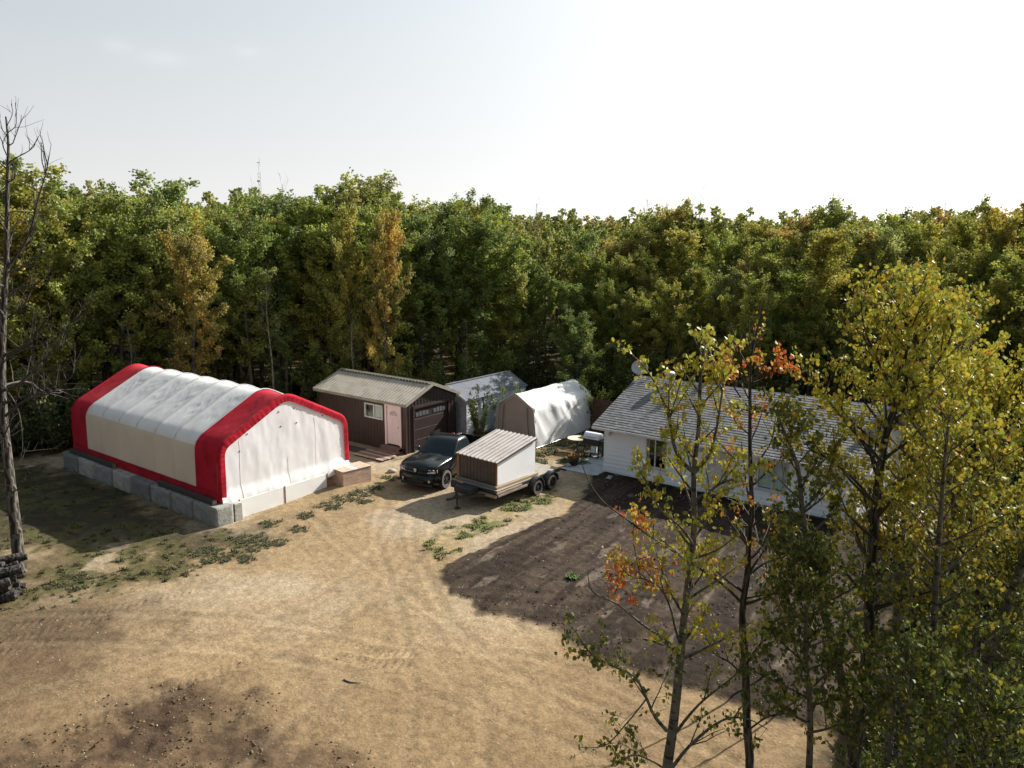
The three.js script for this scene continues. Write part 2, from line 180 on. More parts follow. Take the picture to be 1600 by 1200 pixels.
function height(x, d, z = zones(x, d)) {
  let y = 0.05 * (fbm(x * 0.35, d * 0.35, 3) - 0.5);
  const ca = cos(57 * D2R), sa = sin(57 * D2R), a = x * ca + d * sa, b = x * sa - d * ca;
  y += z.soil * (0.07 + 0.11 * (fbm(a * 0.4, b * 3.2, 3) - 0.5) + 0.07 * (fbm(x * 4, d * 4, 3) - 0.5));
  y += z.mound * (0.03 + 0.14 * (fbm(x * 3.2, d * 3.2, 4) - 0.5));
  y += (z.weeds + z.strip) * 0.04 * (fbm(x * 3, d * 3, 3) - 0.5);
  y += 0.10 * z.wild * (fbm(x * 1.5, d * 1.5, 3) - 0.4);
  y += 0.028 * (fbm(x * 4.5, d * 4.5, 3) - 0.5) + 0.016 * rut(x, d) * (1 - z.soil) * (1 - z.wild);
  y += 0.16 * exp(-(((x + 7.2) / 1.6) ** 2 + ((d - 31.9) / 1.6) ** 2));
  const [t, l] = tread(x, d); if (t > 0) y += t * (-0.028 + 0.022 * l) * (0.5 + 0.9 * fbm(x * 1.2, d * 1.2, 2));
  return y;
}
const groundY = (x, z) => height(x, -z);
{
  const X0 = -26, D0 = 9, SPAN = 52, N = 2048, d8 = new Uint8Array(N * N * 4), mx = (a, b, t) => { a[0] += (b[0] - a[0]) * t; a[1] += (b[1] - a[1]) * t; a[2] += (b[2] - a[2]) * t; };
  const srgb = (c) => 255 * (c <= 0.0031308 ? c * 12.92 : 1.055 * pow(c, 1 / 2.4) - 0.055);
  const ZN = 1024, zs = new Array(5).fill(0).map(() => new Float32Array(ZN * ZN));   // zones on a 5 cm grid
  for (let j = 0; j < ZN; j++) for (let i = 0; i < ZN; i++) { const z = zones(X0 + (i + 0.5) / ZN * SPAN, D0 + (j + 0.5) / ZN * SPAN), o = j * ZN + i; zs[0][o] = z.soil; zs[1][o] = z.strip; zs[2][o] = z.wild; zs[3][o] = z.mound; zs[4][o] = z.weeds; }
  const ca = cos(57 * D2R), sa = sin(57 * D2R), r = rng(11);
  for (let j = 0; j < N; j++) for (let i = 0; i < N; i++) {
    const x = X0 + (i + 0.5) / N * SPAN, d = D0 + (j + 0.5) / N * SPAN, o = (j * N + i) * 4, q = (j >> 1) * ZN + (i >> 1);
    const soil = zs[0][q], strip = zs[1][q], wild = zs[2][q], mound = zs[3][q], weeds = zs[4][q], grain = r(), n1 = fbm(x * 0.28, d * 0.28, 3), n2 = fbm(x * 1.3 + 9, d * 1.3, 3), n3 = vnoise(x * 7, d * 7), n4 = vnoise(x * 18, d * 18);
    const c = [0.240, 0.171, 0.095];                                                           // sandy gravel
    mx(c, [0.275, 0.22, 0.15], smooth(0.40, 0.66, n1) * 0.9 * smooth(17, 24, d));               // paler, greyer road gravel
    mx(c, [0.20, 0.136, 0.073], smooth(0.42, 0.7, fbm(x * 0.4 + 40, d * 0.4, 3)) * 0.7 * (1 - smooth(19, 26, d)));
    mx(c, [0.115, 0.078, 0.046], smooth(0.56, 0.78, n2) * 0.25);
    mx(c, [0.095, 0.065, 0.038], smooth(0.62, 0.8, fbm(x * 0.7 + d * 0.55, d * 0.9 - x * 0.7 + 60, 4)) * 0.3);
    const left = smooth(-8.5, -12, x + (n2 - 0.5) * 4) * smooth(22.4, 20.4, d); mx(c, [0.085, 0.058, 0.035], left * 0.95); mx(c, [0.165, 0.111, 0.058], 0.65 * smooth(19.5, 14.5, d + (n2 - 0.5) * 3));
    mx(c, [0.062, 0.040, 0.025], mound * (0.62 + 0.38 * smooth(0.3, 0.6, n2)));
    { const u = rut(x, d); mx(c, u < 0 ? [0.28, 0.215, 0.138] : [0.12, 0.083, 0.049], min(1, abs(u)) * (u < 0 ? 0.13 : 0.28)); } const dry = weeds * (0.35 + 0.65 * smooth(0.34, 0.62, fbm(x * 0.8 + 3, d * 0.8, 4))); mx(c, [0.095, 0.070, 0.036], dry * 0.95); mx(c, [0.030, 0.027, 0.017], weeds * smooth(24.2, 27.0, d + (n2 - 0.5) * 3) * 0.9);  // last mix: dark weedy soil, darkened further to paint in the building shade
    mx(c, [0.062, 0.058, 0.022], weeds * smooth(0.44, 0.60, fbm(x * 1.6 + 20, d * 1.6, 4)) * 0.85);
    mx(c, [0.22, 0.165, 0.08], strip * 0.5); mx(c, [0.05, 0.075, 0.015], strip * smooth(0.42, 0.60, fbm(x * 1.8, d * 1.8 + 50, 3)) * 0.75);
    const far = smooth(35.3, 37.6, d + (n2 - 0.5) * 2) * smooth(-5.5, -3, x); mx(c, [0.13, 0.09, 0.042], far * 0.8); mx(c, [0.05, 0.06, 0.018], far * smooth(0.45, 0.6, fbm(x * 1.5, d * 1.5 + 9, 3)) * 0.7);
    if (soil > 0) {
      const a = x * ca + d * sa, b = x * sa - d * ca, k = clamp(0.5 + 1.5 * (fbm(a * 0.35, b * 3.4, 4) - 0.5)), s = [0.028, 0.0195, 0.0135]; mx(s, [0.046, 0.033, 0.023], smooth(0.4, 0.7, k)); mx(s, [0.024, 0.0165, 0.0125], smooth(0.55, 0.3, k) * 0.7); mx(s, [0.14, 0.112, 0.085], smooth(0.66, 0.76, fbm(a * 0.8 + 5, b * 2.2, 4)) * 0.55); mx(c, s, soil);
    }
    const w = [0.045, 0.034, 0.02]; mx(w, [0.085, 0.06, 0.026], smooth(0.45, 0.65, fbm(x * 2, d * 2 + 70, 3))); mx(c, w, wild);
    const m = (0.66 + 0.30 * n3 + 0.26 * n4 + 0.38 * (grain - 0.5)) * (grain > 0.99 ? 1.45 : 1) * (0.87 + 0.26 * n1);
    d8[o] = clamp(srgb(c[0] * m), 0, 255); d8[o + 1] = clamp(srgb(c[1] * m), 0, 255); d8[o + 2] = clamp(srgb(c[2] * m), 0, 255); d8[o + 3] = 255;
  }
  const map = new THREE.DataTexture(d8, N, N); map.colorSpace = THREE.SRGBColorSpace; map.magFilter = THREE.LinearFilter; map.minFilter = THREE.LinearMipmapLinearFilter; map.generateMipmaps = true; map.wrapS = map.wrapT = THREE.ClampToEdgeWrapping;
  map.repeat.set(1 / SPAN, 1 / SPAN); map.offset.set(-X0 / SPAN, -D0 / SPAN); map.needsUpdate = true;
  const bump = tex(1024, (u, v) => 0.55 * tfbm(u, v, 24, 5) + 0.45 * pow(tfbm(u + 0.4, v + 0.2, 64, 3), 1.5));
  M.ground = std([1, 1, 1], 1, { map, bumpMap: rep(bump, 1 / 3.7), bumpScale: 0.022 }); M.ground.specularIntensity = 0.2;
  const axis = (a, b, step, far) => { const p = []; for (let k = 9; k > 0; k--) p.push(a - (far - 0) * pow(k / 9, 3)); for (let x = a; x <= b + 1e-6; x += step) p.push(x); for (let k = 1; k <= 9; k++) p.push(b + far * pow(k / 9, 3)); return p; };
  const xs = axis(-19, 15, 0.065, 2500), ds = axis(12.5, 38, 0.065, 2500), nx = xs.length, nd = ds.length, pos = new Float32Array(nx * nd * 3), uv = new Float32Array(nx * nd * 2), idx = new Uint32Array((nx - 1) * (nd - 1) * 6); let o = 0;
  for (let j = 0; j < nd; j++) for (let i = 0; i < nx; i++, o++) { const x = xs[i], d = ds[j]; pos[o * 3] = x; pos[o * 3 + 2] = -d; pos[o * 3 + 1] = x > -40 && x < 40 && d > 0 && d < 75 ? height(x, d) : -0.02; uv[o * 2] = x; uv[o * 2 + 1] = d; }
  o = 0; for (let j = 0; j < nd - 1; j++) for (let i = 0; i < nx - 1; i++) { const a = j * nx + i; idx[o++] = a; idx[o++] = a + 1; idx[o++] = a + nx + 1; idx[o++] = a; idx[o++] = a + nx + 1; idx[o++] = a + nx; }
  const g = new THREE.BufferGeometry(); g.setAttribute('position', new THREE.BufferAttribute(pos, 3)); g.setAttribute('uv', new THREE.BufferAttribute(uv, 2)); g.setIndex(new THREE.BufferAttribute(idx, 1)); g.computeVertexNormals();
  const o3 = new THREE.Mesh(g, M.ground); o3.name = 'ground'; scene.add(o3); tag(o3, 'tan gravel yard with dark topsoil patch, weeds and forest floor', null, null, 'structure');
}
// ---------------------------------------------------------------- fabric storage building on its concrete block wall
{
  const L = 12.65, W = 7.18, I = 0.41, pos = [-10.973, 0, -27.276], turn = 143.02 * D2R;
  const wall = thing('block_wall', 'low grey wall of large concrete blocks under the red and white fabric building', 'wall', pos, turn);
  const rough = (x0, x1, y0, y1, z0, z1, seed) => { const w = x1 - x0, h = y1 - y0, d = z1 - z0, q = new THREE.BoxGeometry(w, h, d, 18, 9, 9), s = q.attributes.position; for (let i = 0; i < s.count; i++) { const X = s.getX(i), Y = s.getY(i), Z = s.getZ(i), ex = smooth(0, 0.09, w / 2 - abs(X)), ey = smooth(0, 0.09, h / 2 - abs(Y)), ez = smooth(0, 0.09, d / 2 - abs(Z)), n = 0.075 * fbm(X * 3.5 + Z * 2 + seed * 7, Y * 4.5 + Z + seed, 4) - 0.01; if (abs(Z) > d / 2 - 1e-4) s.setZ(i, Z + Math.sign(Z) * (n * ex * ey - 0.012 * (1 - ex * ey))); if (abs(X) > w / 2 - 1e-4) s.setX(i, X + Math.sign(X) * (0.3 * n * ez * ey - 0.012 * (1 - ez * ey))); } const m = mergeVertices(q.deleteAttribute('uv').deleteAttribute('normal'), 1e-3); m.computeVertexNormals(); return m.translate((x0 + x1) / 2, (y0 + y1) / 2, (z0 + z1) / 2); };
  const cm = [M.concrete, M.concreteDark, M.concrete, M.concretePale, M.concreteDark], r = rng(3);
  for (const z0 of [0, W - 0.75]) for (let k = 0; k < 8; k++) { const dx = (r() - 0.5) * 0.02, dz = (r() - 0.5) * 0.025; part('concrete_block', [rough(k * 1.58 + 0.018, k * 1.58 + 1.562, -0.1, 0.74 + (r() - 0.5) * 0.012, z0 + dz, z0 + 0.75 + dz, k + z0)], cm[floor(r() * 5)], wall).position.x = dx; }
  part('concrete_block', [rslab(0.03, 0.75, -0.1, 0.70, 0.785, 1.13, 0.025, 2)], M.concretePale, wall);
  for (const [a, b] of [[1.16, 3.22], [3.26, 5.40]]) part('board', [rslab(0.24, 0.29, -0.05, 0.72, a, b, 0.006)], M.whitePanel, wall);
  for (const z of [1.145, 3.24, 5.42]) part('batten', [slab(0.225, 0.25, -0.02, 0.74, z - 0.025, z + 0.025)], M.rust, wall);
  for (let k = 0; k < 3; k++) part('concrete_block', [rslab(11.9, 12.64, -0.1, 0.74, 0.79 + k * 1.87, 0.79 + k * 1.87 + 1.82, 0.025, 2)], cm[k], wall);

  const t = thing('fabric_building', 'large peaked fabric storage building in white with red end bands', 'shelter', pos, turn);
  const prof = resample(roundPoly([[I - 0.02, 0.76], [I + 0.02, 2.98], [W / 2, 4.60], [W - I - 0.02, 2.98], [W - I + 0.02, 0.76]], [0.46, 0.55, 0.46], 10), 60);
  const nrm = prof.map((p, i) => { const a = prof[max(0, i - 1)], b = prof[min(60, i + 1)], l = hypot(b[0] - a[0], b[1] - a[1]); return [-(b[1] - a[1]) / l, (b[0] - a[0]) / l]; });
  const pAt = (u, off) => { const s = clamp(u) * 60, i = min(59, floor(s)), f = s - i; return [lerp(prof[i][0], prof[i + 1][0], f) + off * lerp(nrm[i][0], nrm[i + 1][0], f), lerp(prof[i][1], prof[i + 1][1], f) + off * lerp(nrm[i][1], nrm[i + 1][1], f)]; };
  const BAY = (L - 2 * I) / 8;
  for (let k = 0; k < 8; k++) {
    const red = k === 0 || k === 7, x0 = I + k * BAY, ph = k * 7.3;
    const g = (ua, ub) => quadGrid(24, Math.round(110 * (ub - ua)) + 2, (v, uu) => {
      const u = lerp(ua, ub, uu);
      const roof = smooth(0.24, 0.34, u) * (1 - smooth(0.66, 0.76, u)), sag = -(0.025 + 0.035 * roof) * 4 * v * (1 - v) + 0.03 * exp(-((min(v, 1 - v) / 0.05) ** 2));
      const wr = roof * 0.024 * (fbm(u * 34 + v * 5 + ph, v * 2.2 - u * 9 + ph, 3) - 0.5) * (0.3 + 2.8 * v * (1 - v)) + (1 - roof) * 0.02 * (fbm(v * 9 + ph, u * 12, 3) - 0.5);
      const c1 = 1 - abs(2 * fbm(u * 30 + v * 3.5 + ph, v * 2.4 - u * 14 + ph * 2, 3) - 1), c2 = 1 - abs(2 * fbm(v * 4 + u * 26 + ph, u * 9 - v * 3, 2) - 1), crease = (red ? 0.005 : roof * 0.010 + 0.004) * (pow(c1, 9) + 0.6 * pow(c2, 12)) * (0.25 + 3 * v * (1 - v)); const [z, y] = pAt(u, sag + wr + crease - 0.01); return [x0 + v * BAY, y, z, u * 12, x0 + v * BAY];
    });
    if (red) part('red_end_band', [g(0, 1)], M.redCloth, t, true);
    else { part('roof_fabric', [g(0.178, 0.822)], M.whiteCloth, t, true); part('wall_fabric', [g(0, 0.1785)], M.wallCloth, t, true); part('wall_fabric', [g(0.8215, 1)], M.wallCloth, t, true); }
    if (!red || k === 7) for (const v of [k === 7 ? 0 : 0, ...(k === 6 ? [] : [])]) part('seam', [quadGrid(2, 50, (a, uu) => { const u = lerp(0.18, 0.82, uu); const [z, y] = pAt(u, 0.040 + 0.02 * sin(a * PI)); return [x0 + v * BAY + (a - 0.5) * 0.07, y, z]; })], k === 7 ? M.redCloth : M.seamCloth, t);
  }
  // ruffled red hem that wraps round both end hoops
  for (const [xe, s] of [[I, -1], [L - I, 1]]) part('ruffled_hem', [quadGrid(6, 260, (v, u) => { const ruf = 0.007 * sin(u * 330 + 9 * fbm(u * 40, s, 2)) * v + 0.02 * (fbm(u * 60, v * 2, 3) - 0.5), a = v * PI * 0.5; const [z, y] = pAt(u, 0.02 - 0.30 * pow(v, 1.3) + ruf * 0.5); return [xe + s * (0.10 * smooth(0, 0.35, v) + ruf), y, z, u * 12, v * 0.4]; })], M.redCloth, t, true);
  const archY = (z) => { for (let i = 0; i < 60; i++) if (prof[i][0] <= z && prof[i + 1][0] >= z && prof[i + 1][0] > prof[i][0] + 1e-4) { const f = (z - prof[i][0]) / (prof[i + 1][0] - prof[i][0]); if (prof[i][1] > 2.2) return lerp(prof[i][1], prof[i + 1][1], f); } return 2.6; };
  for (const [xe, s] of [[I, -1], [L - I, 1]]) {
    const z0 = I + 0.06, z1 = W - I - 0.06;
    const g = quadGrid(90, 60, (u, v) => {
      const z = lerp(z0, z1, u), top = archY(z) - 0.06, bot = s < 0 ? 0.50 + 0.05 * sin(u * 9) + 0.04 * sin(u * 23) + 0.25 * smooth(0.1, 0, u) : 0.76, y = lerp(bot, top, v);
      const fold = 0.028 * (fbm(z * 2.6 + 0.25 * y, y * 0.5, 3) - 0.5) + 0.012 * (fbm(z * 6, y * 2.5, 2) - 0.5), drape = s < 0 ? smooth(1.3, 0.7, y) * 0.10 : 0, low = 0.05 * smooth(1.5, 0.5, y) * (fbm(z * 3.5, y * 1.2 + 8, 2) - 0.5);
      return [xe + s * (0.05 + drape - 0.0 + fold + low), y, z, z, y];
    });
    part(s < 0 ? 'front_curtain' : 'rear_curtain', [g], M.gableCloth, t, true);
  }
  const fx = (z, y) => I - 0.05 - 0.028 * (fbm(z * 2.6 + 0.25 * y, y * 0.5, 3) - 0.5) - 0.012 * (fbm(z * 6, y * 2.5, 2) - 0.5) - 0.012 - smooth(1.3, 0.7, y) * 0.10 - 0.05 * smooth(1.5, 0.5, y) * (fbm(z * 3.5, y * 1.2 + 8, 2) - 0.5);
  for (const [z, y0, y1] of [[1.38, 0.6, 3.05], [3.6, 0.6, 1.9], [5.0, 1.2, 3.3]]) part('curtain_seam', [quadGrid(1, 30, (a, v) => { const y = lerp(y0, y1, v); return [fx(z, y), y, z + (a - 0.5) * 0.035 + 0.02 * sin(y * 3)]; })], M.whiteSeam, t);
  for (const [z, y] of [[3.22, 3.82], [3.98, 3.84], [4.05, 3.22], [3.29, 3.21], [5.39, 3.28], [1.73, 3.21], [1.36, 0.66], [1.36, 2.6]]) part('grommet', [cyl(0.034, 0.034, 0.006, 0, 0, 0, 14).rotateZ(PI / 2).translate(fx(z, y), y, z)], M.seam, t);
  part('red_skirt', [quadGrid(80, 4, (u, v) => { const x = lerp(I - 0.03, L - I, u), sagc = x > 4.4 && x < 8 ? -0.05 * sin((x - 4.4) / 3.6 * PI) : 0; return [x, lerp(0.74, 1.14, v) + sagc * (1 - v), I - 0.035 - 0.035 * (1 - v) - 0.012 * fbm(x * 5, v * 3, 2), x, v]; })], M.redCloth, t, true);
  part('base_rail', [slab(I, L - I, 0.745, 0.83, W - I - 0.06, W - I + 0.08)], M.darkTimber, t);
  for (const [a, b] of [[8.1, 12.15], [0.42, 4.36]]) { const tm = thing('timber', a > 5 ? 'long dark timber lying on the block wall at its far end by the trees' : 'long dark timber lying on the block wall near its front corner', 'timber', pos, turn); part('beam', [rslab(a, b, 0.745, 0.93, 0.12, 0.31, 0.012, 2)], M.darkTimber, tm); part('end_grain', [slab(a - 0.004, a + 0.004, 0.755, 0.92, 0.13, 0.30)], M.greyTimber, tm); }
}

// ---------------------------------------------------------------- brown metal shed
{
  const L = 6.65, W = 3.75, E = 2.5, R = 3.24, OV = 0.17, pos = [-5.276, 0, -37.327], turn = 143.1 * D2R;
  const t = thing('metal_shed', 'brown ribbed metal shed with tan gable roof beside the fabric building', 'shed', pos, turn);
  const P = 0.23, rects = [[0, 0.30, 0, E], [0.30, 1.46, 2.40, E], [1.46, 1.61, 0, E], [1.61, 2.95, 0, 1.52], [1.61, 2.95, 2.28, E], [2.95, L, 0, E]];
  const lw = part('wall', rects.map(([a, b, c, d]) => onZ(ribSheet(a, b, c, d, P, 0.022, 0.05), 0, -1)), M.brownMetal, t);
  part('wall', [onZ(ribSheet(0, L, 0, E, P, 0.022, 0.05), W, 1)], M.brownMetal, t);
  const gy = (z) => R - abs(z - W / 2) * (R - E) / (W / 2) - 0.01;
  part('rear_wall', [onX(ribSheet(0, W / 2, 0, gy, P, 0.022, 0.05), L, 1), onX(ribSheet(W / 2, W, 0, gy, P, 0.022, 0.05), L, 1)], M.brownMetal, t);
  part('gable_wall', [onX(ribSheet(0, 0.50, 0, gy, P, 0.018, 0.05), 0, -1), onX(ribSheet(3.25, W, 0, gy, P, 0.018, 0.05), 0, -1), onX(ribSheet(0.50, W / 2, 2.36, gy, P, 0.018, 0.05), 0, -1), onX(ribSheet(W / 2, 3.25, 2.36, gy, P, 0.018, 0.05), 0, -1)], M.shadedGarageBrown, t);  // shade under the overhang painted in: darker brown than the other walls
  part('floor', [slab(0.02, L - 0.02, -0.1, 0.05, 0.02, W - 0.02)], M.concreteDark, t);
  for (const [x, z] of [[0, 0], [0, W], [L, 0], [L, W]]) part('corner_trim', [slab(x - 0.035, x + 0.035, 0, E - 0.02, z - 0.036, z + 0.036)], M.brownTrim, t);
  // roof: two ribbed sheets, ridge cap, fascia, barge boards
  const slope = Math.atan2(R - E, W / 2), ca = cos(slope), sa = sin(slope), len = (W / 2 + OV) / ca, eaveY = E - OV * Math.tan(slope) + 0.14, ridgeY = R + 0.14;
  const roof = thing.length && null;
  for (const s of [-1, 1]) { const g = ribSheet(-OV - 0.03, L + OV + 0.03, 0, len + 0.02, P, 0.024, 0.045); part('roof_sheet', [xf(g, new THREE.Matrix4().makeBasis(V(1, 0, 0), V(0, sa, -s * ca), V(0, ca, s * sa))).translate(0, eaveY, W / 2 + s * (W / 2 + OV))], M.tanMetal, t); }
  part('roof_underlay', [extrude([[-OV, eaveY - 0.09], [W / 2, ridgeY - 0.05], [W + OV, eaveY - 0.09], [W + OV, eaveY - 0.02], [W / 2, ridgeY - 0.015], [-OV, eaveY - 0.02]], L + 2 * OV - 0.02).applyMatrix4(new THREE.Matrix4().makeBasis(V(0, 0, 1), V(0, 1, 0), V(-1, 0, 0))).translate(L + OV - 0.01, 0, 0)], M.brownTrim, t);
  part('ridge_cap', [beam(V(-OV - 0.04, ridgeY + 0.045, W / 2 - 0.10), V(L + OV + 0.04, ridgeY + 0.045, W / 2 - 0.10), 0.01, 0.02), ...[-1, 1].map((s) => { const g = box(L + 2 * OV + 0.08, 0.008, 0.21); g.rotateX(s * slope); return g.translate(L / 2, ridgeY + 0.042 - 0.1 * sa, W / 2 + s * 0.1); })], M.tanTrim, t);
  const notch = []; for (let k = 0; k * P < L; k++) notch.push(slab(k * P + 0.05, k * P + 0.18, ridgeY - 0.035, ridgeY + 0.012, W / 2 - 0.222, W / 2 - 0.19)); tag(part('ridge_vent_notch', notch, M.dark, t), null, null, null, 'stuff');
  for (const s of [-1, 1]) part('eave_trim', [slab(-OV - 0.03, L + OV + 0.03, eaveY - 0.13, eaveY - 0.005, W / 2 + s * (W / 2 + OV) - 0.015, W / 2 + s * (W / 2 + OV) + 0.015)], M.tanTrim, t);
  for (const [x, n] of [[-OV - 0.02, 0], [L + OV + 0.02, 1]]) for (const s of [-1, 1]) part('barge_board', [beam(V(x, eaveY - 0.04, W / 2 + s * (W / 2 + OV)), V(x, ridgeY - 0.035, W / 2), 0.03, 0.16)], M.tanTrim, t);
  part('gable_soffit', [slab(-OV, -0.04, eaveY - 0.05, eaveY - 0.03, -OV, 0.02)], M.tanTrim, t);
  // white door
  const d = part('door', [rslab(0.43, 1.33, 0.36, 2.30, 0.02, 0.065, 0.005)], M.pinkWhite, t);
  part('door_frame', [slab(0.30, 0.42, 0.28, 2.40, -0.035, 0.06), slab(1.34, 1.46, 0.28, 2.40, -0.035, 0.06), slab(0.42, 1.34, 2.31, 2.40, -0.035, 0.06)], M.pinkWhite, t);
  part('sill', [slab(0.30, 1.46, 0.22, 0.31, -0.06, 0.06)], M.darkTimber, t);
  { const fan = new THREE.Shape(); fan.absarc(0.88, 1.86, 0.25, 0, PI); fan.closePath(); part('fanlight', [new THREE.ExtrudeGeometry(fan, { depth: 0.012, bevelEnabled: false, curveSegments: 20 }).translate(0, 0, 0.005)], M.galv, d); const bars = [new THREE.TorusGeometry(0.25, 0.016, 6, 20, PI).translate(0.88, 1.86, 0.004), slab(0.62, 1.14, 1.845, 1.872, -0.012, 0.018), new THREE.TorusGeometry(0.09, 0.012, 6, 14, PI).translate(0.88, 1.86, 0.004)]; for (const a of [45, 90, 135]) bars.push(rod(V(0.88 + 0.09 * cos(a * D2R), 1.86 + 0.09 * sin(a * D2R), 0.004), V(0.88 + 0.24 * cos(a * D2R), 1.86 + 0.24 * sin(a * D2R), 0.004), 0.01)); part('fanlight_frame', bars, M.pinkWhite, d); }
  part('handle', [new THREE.SphereGeometry(0.035, 12, 8).translate(0.52, 1.30, -0.03), cyl(0.02, 0.02, 0.05, 0, 0, 0).rotateX(PI / 2).translate(0.52, 1.30, 0)], M.silver, d);
  for (const [y0, y1] of [[0.5, 1.0], [1.1, 1.72]]) for (const [x0, x1] of [[0.53, 0.83], [0.93, 1.23]]) part('door_panel', [rslab(x0, x1, y0, y1, 0.008, 0.03, 0.008, 2)], M.pinkWhite, d);
  // sliding window
  const w = part('window', [slab(1.61, 2.95, 1.52, 1.585, -0.035, 0.05), slab(1.61, 2.95, 2.215, 2.28, -0.035, 0.05), slab(1.61, 1.675, 1.585, 2.215, -0.035, 0.05), slab(2.885, 2.95, 1.585, 2.215, -0.035, 0.05), slab(2.25, 2.31, 1.585, 2.215, -0.02, 0.05)], M.white, t);
  part('pane', [slab(1.675, 2.25, 1.585, 2.215, 0.012, 0.018)], M.glass, w); part('pane', [slab(2.31, 2.885, 1.585, 2.215, 0.012, 0.018)], M.glass, w); part('blind', [slab(1.68, 2.26, 1.59, 2.21, 0.05, 0.056)], M.curtain, w); part('unlit_room_sheet', [slab(2.30, 2.89, 1.585, 2.215, 0.2, 0.21)], M.darkRoom, w);  // dark sheet behind one pane stands for the unlit room
  // garage door in the gable: four sections with pressed panels, arched lights in the third
  const gd = part('garage_door', [slab(0.06, 0.075, 0.02, 2.2, 0.6, 3.15)], M.shadedGarageBrown, t);
  for (let k = 0; k < 4; k++) { const y0 = 0.05 + k * 0.54, sec = [rslab(0.03, 0.065, y0, y0 + 0.525, 0.61, 3.14, 0.006)]; for (let q = 0; q < 8 && k < 0; q++) sec.push(rslab(0.02, 0.035, y0 + 0.10, y0 + 0.42, 0.66 + q * 0.312, 0.66 + q * 0.312 + 0.24, 0.006)); part('door_section', sec, M.shadedGarageBrown, gd); }
  for (const z0 of [0.75, 2.05]) for (let q = 0; q < 4; q++) part('arched_light', [slab(0.012, 0.028, 1.78, 1.96 + 0.06 * sin((q + 0.5) / 4 * PI), z0 + q * 0.24, z0 + q * 0.24 + 0.20)], M.lightPane, gd);
  part('garage_frame', [slab(-0.05, 0.08, 0, 2.36, 0.50, 0.60), slab(-0.05, 0.08, 0, 2.36, 3.15, 3.25), slab(-0.05, 0.08, 2.22, 2.36, 0.60, 3.15)], M.brownTrim, t);

  // steps and boards at the door
  const st = thing('wooden_steps', 'two small weathered wooden steps below the white shed door', 'steps', pos, turn);
  for (const [k, z0, y] of [[0, -0.36, 0.27], [1, -0.72, 0.13]]) { for (const q of [0, 1]) part('tread', [rslab(0.18 - k * 0.05, 1.5 + k * 0.12, y, y + 0.04, z0 + q * 0.18 + 0.005, z0 + q * 0.18 + 0.172, 0.006)], M.stepWood, st); part('riser', [slab(0.20 - k * 0.05, 1.48 + k * 0.12, y - 0.14, y - 0.002, z0 + 0.02, z0 + 0.05)], M.stepWood, st); }
  for (const x of [0.25, 1.45]) part('stringer', [slab(x - 0.02, x + 0.02, -0.02, 0.125, -0.68, -0.02)], M.stepWood, st);
  const pl = thing('wooden_platform', 'low worn wooden boards lying on the ground before the shed steps', 'platform', pos, turn);
  for (let q = 0; q < 7; q++) part('plank', [rslab(-0.05 - 0.04 * (q % 2), 2.0 + 0.05 * ((q * 3) % 2), 0.055, 0.095, -1.72 + q * 0.145, -1.72 + q * 0.145 + 0.136, 0.006)], q % 3 ? M.stepWood : M.plyTop, pl);
  for (const x of [0.1, 1.0, 1.85]) part('bearer', [slab(x - 0.04, x + 0.04, -0.03, 0.054, -1.72, -0.72)], M.darkTimber, pl);
  const bd = thing('plank_pile', 'dark red brown planks lying flat left of the shed steps', 'planks', pos, turn);
  for (let q = 0; q < 4; q++) part('plank', [rslab(1.9 + 0.1 * q, 3.3 + 0.07 * q, 0.03, 0.07, -1.35 + q * 0.17, -1.35 + q * 0.17 + 0.15, 0.006)], M.darkTimber, bd);
}

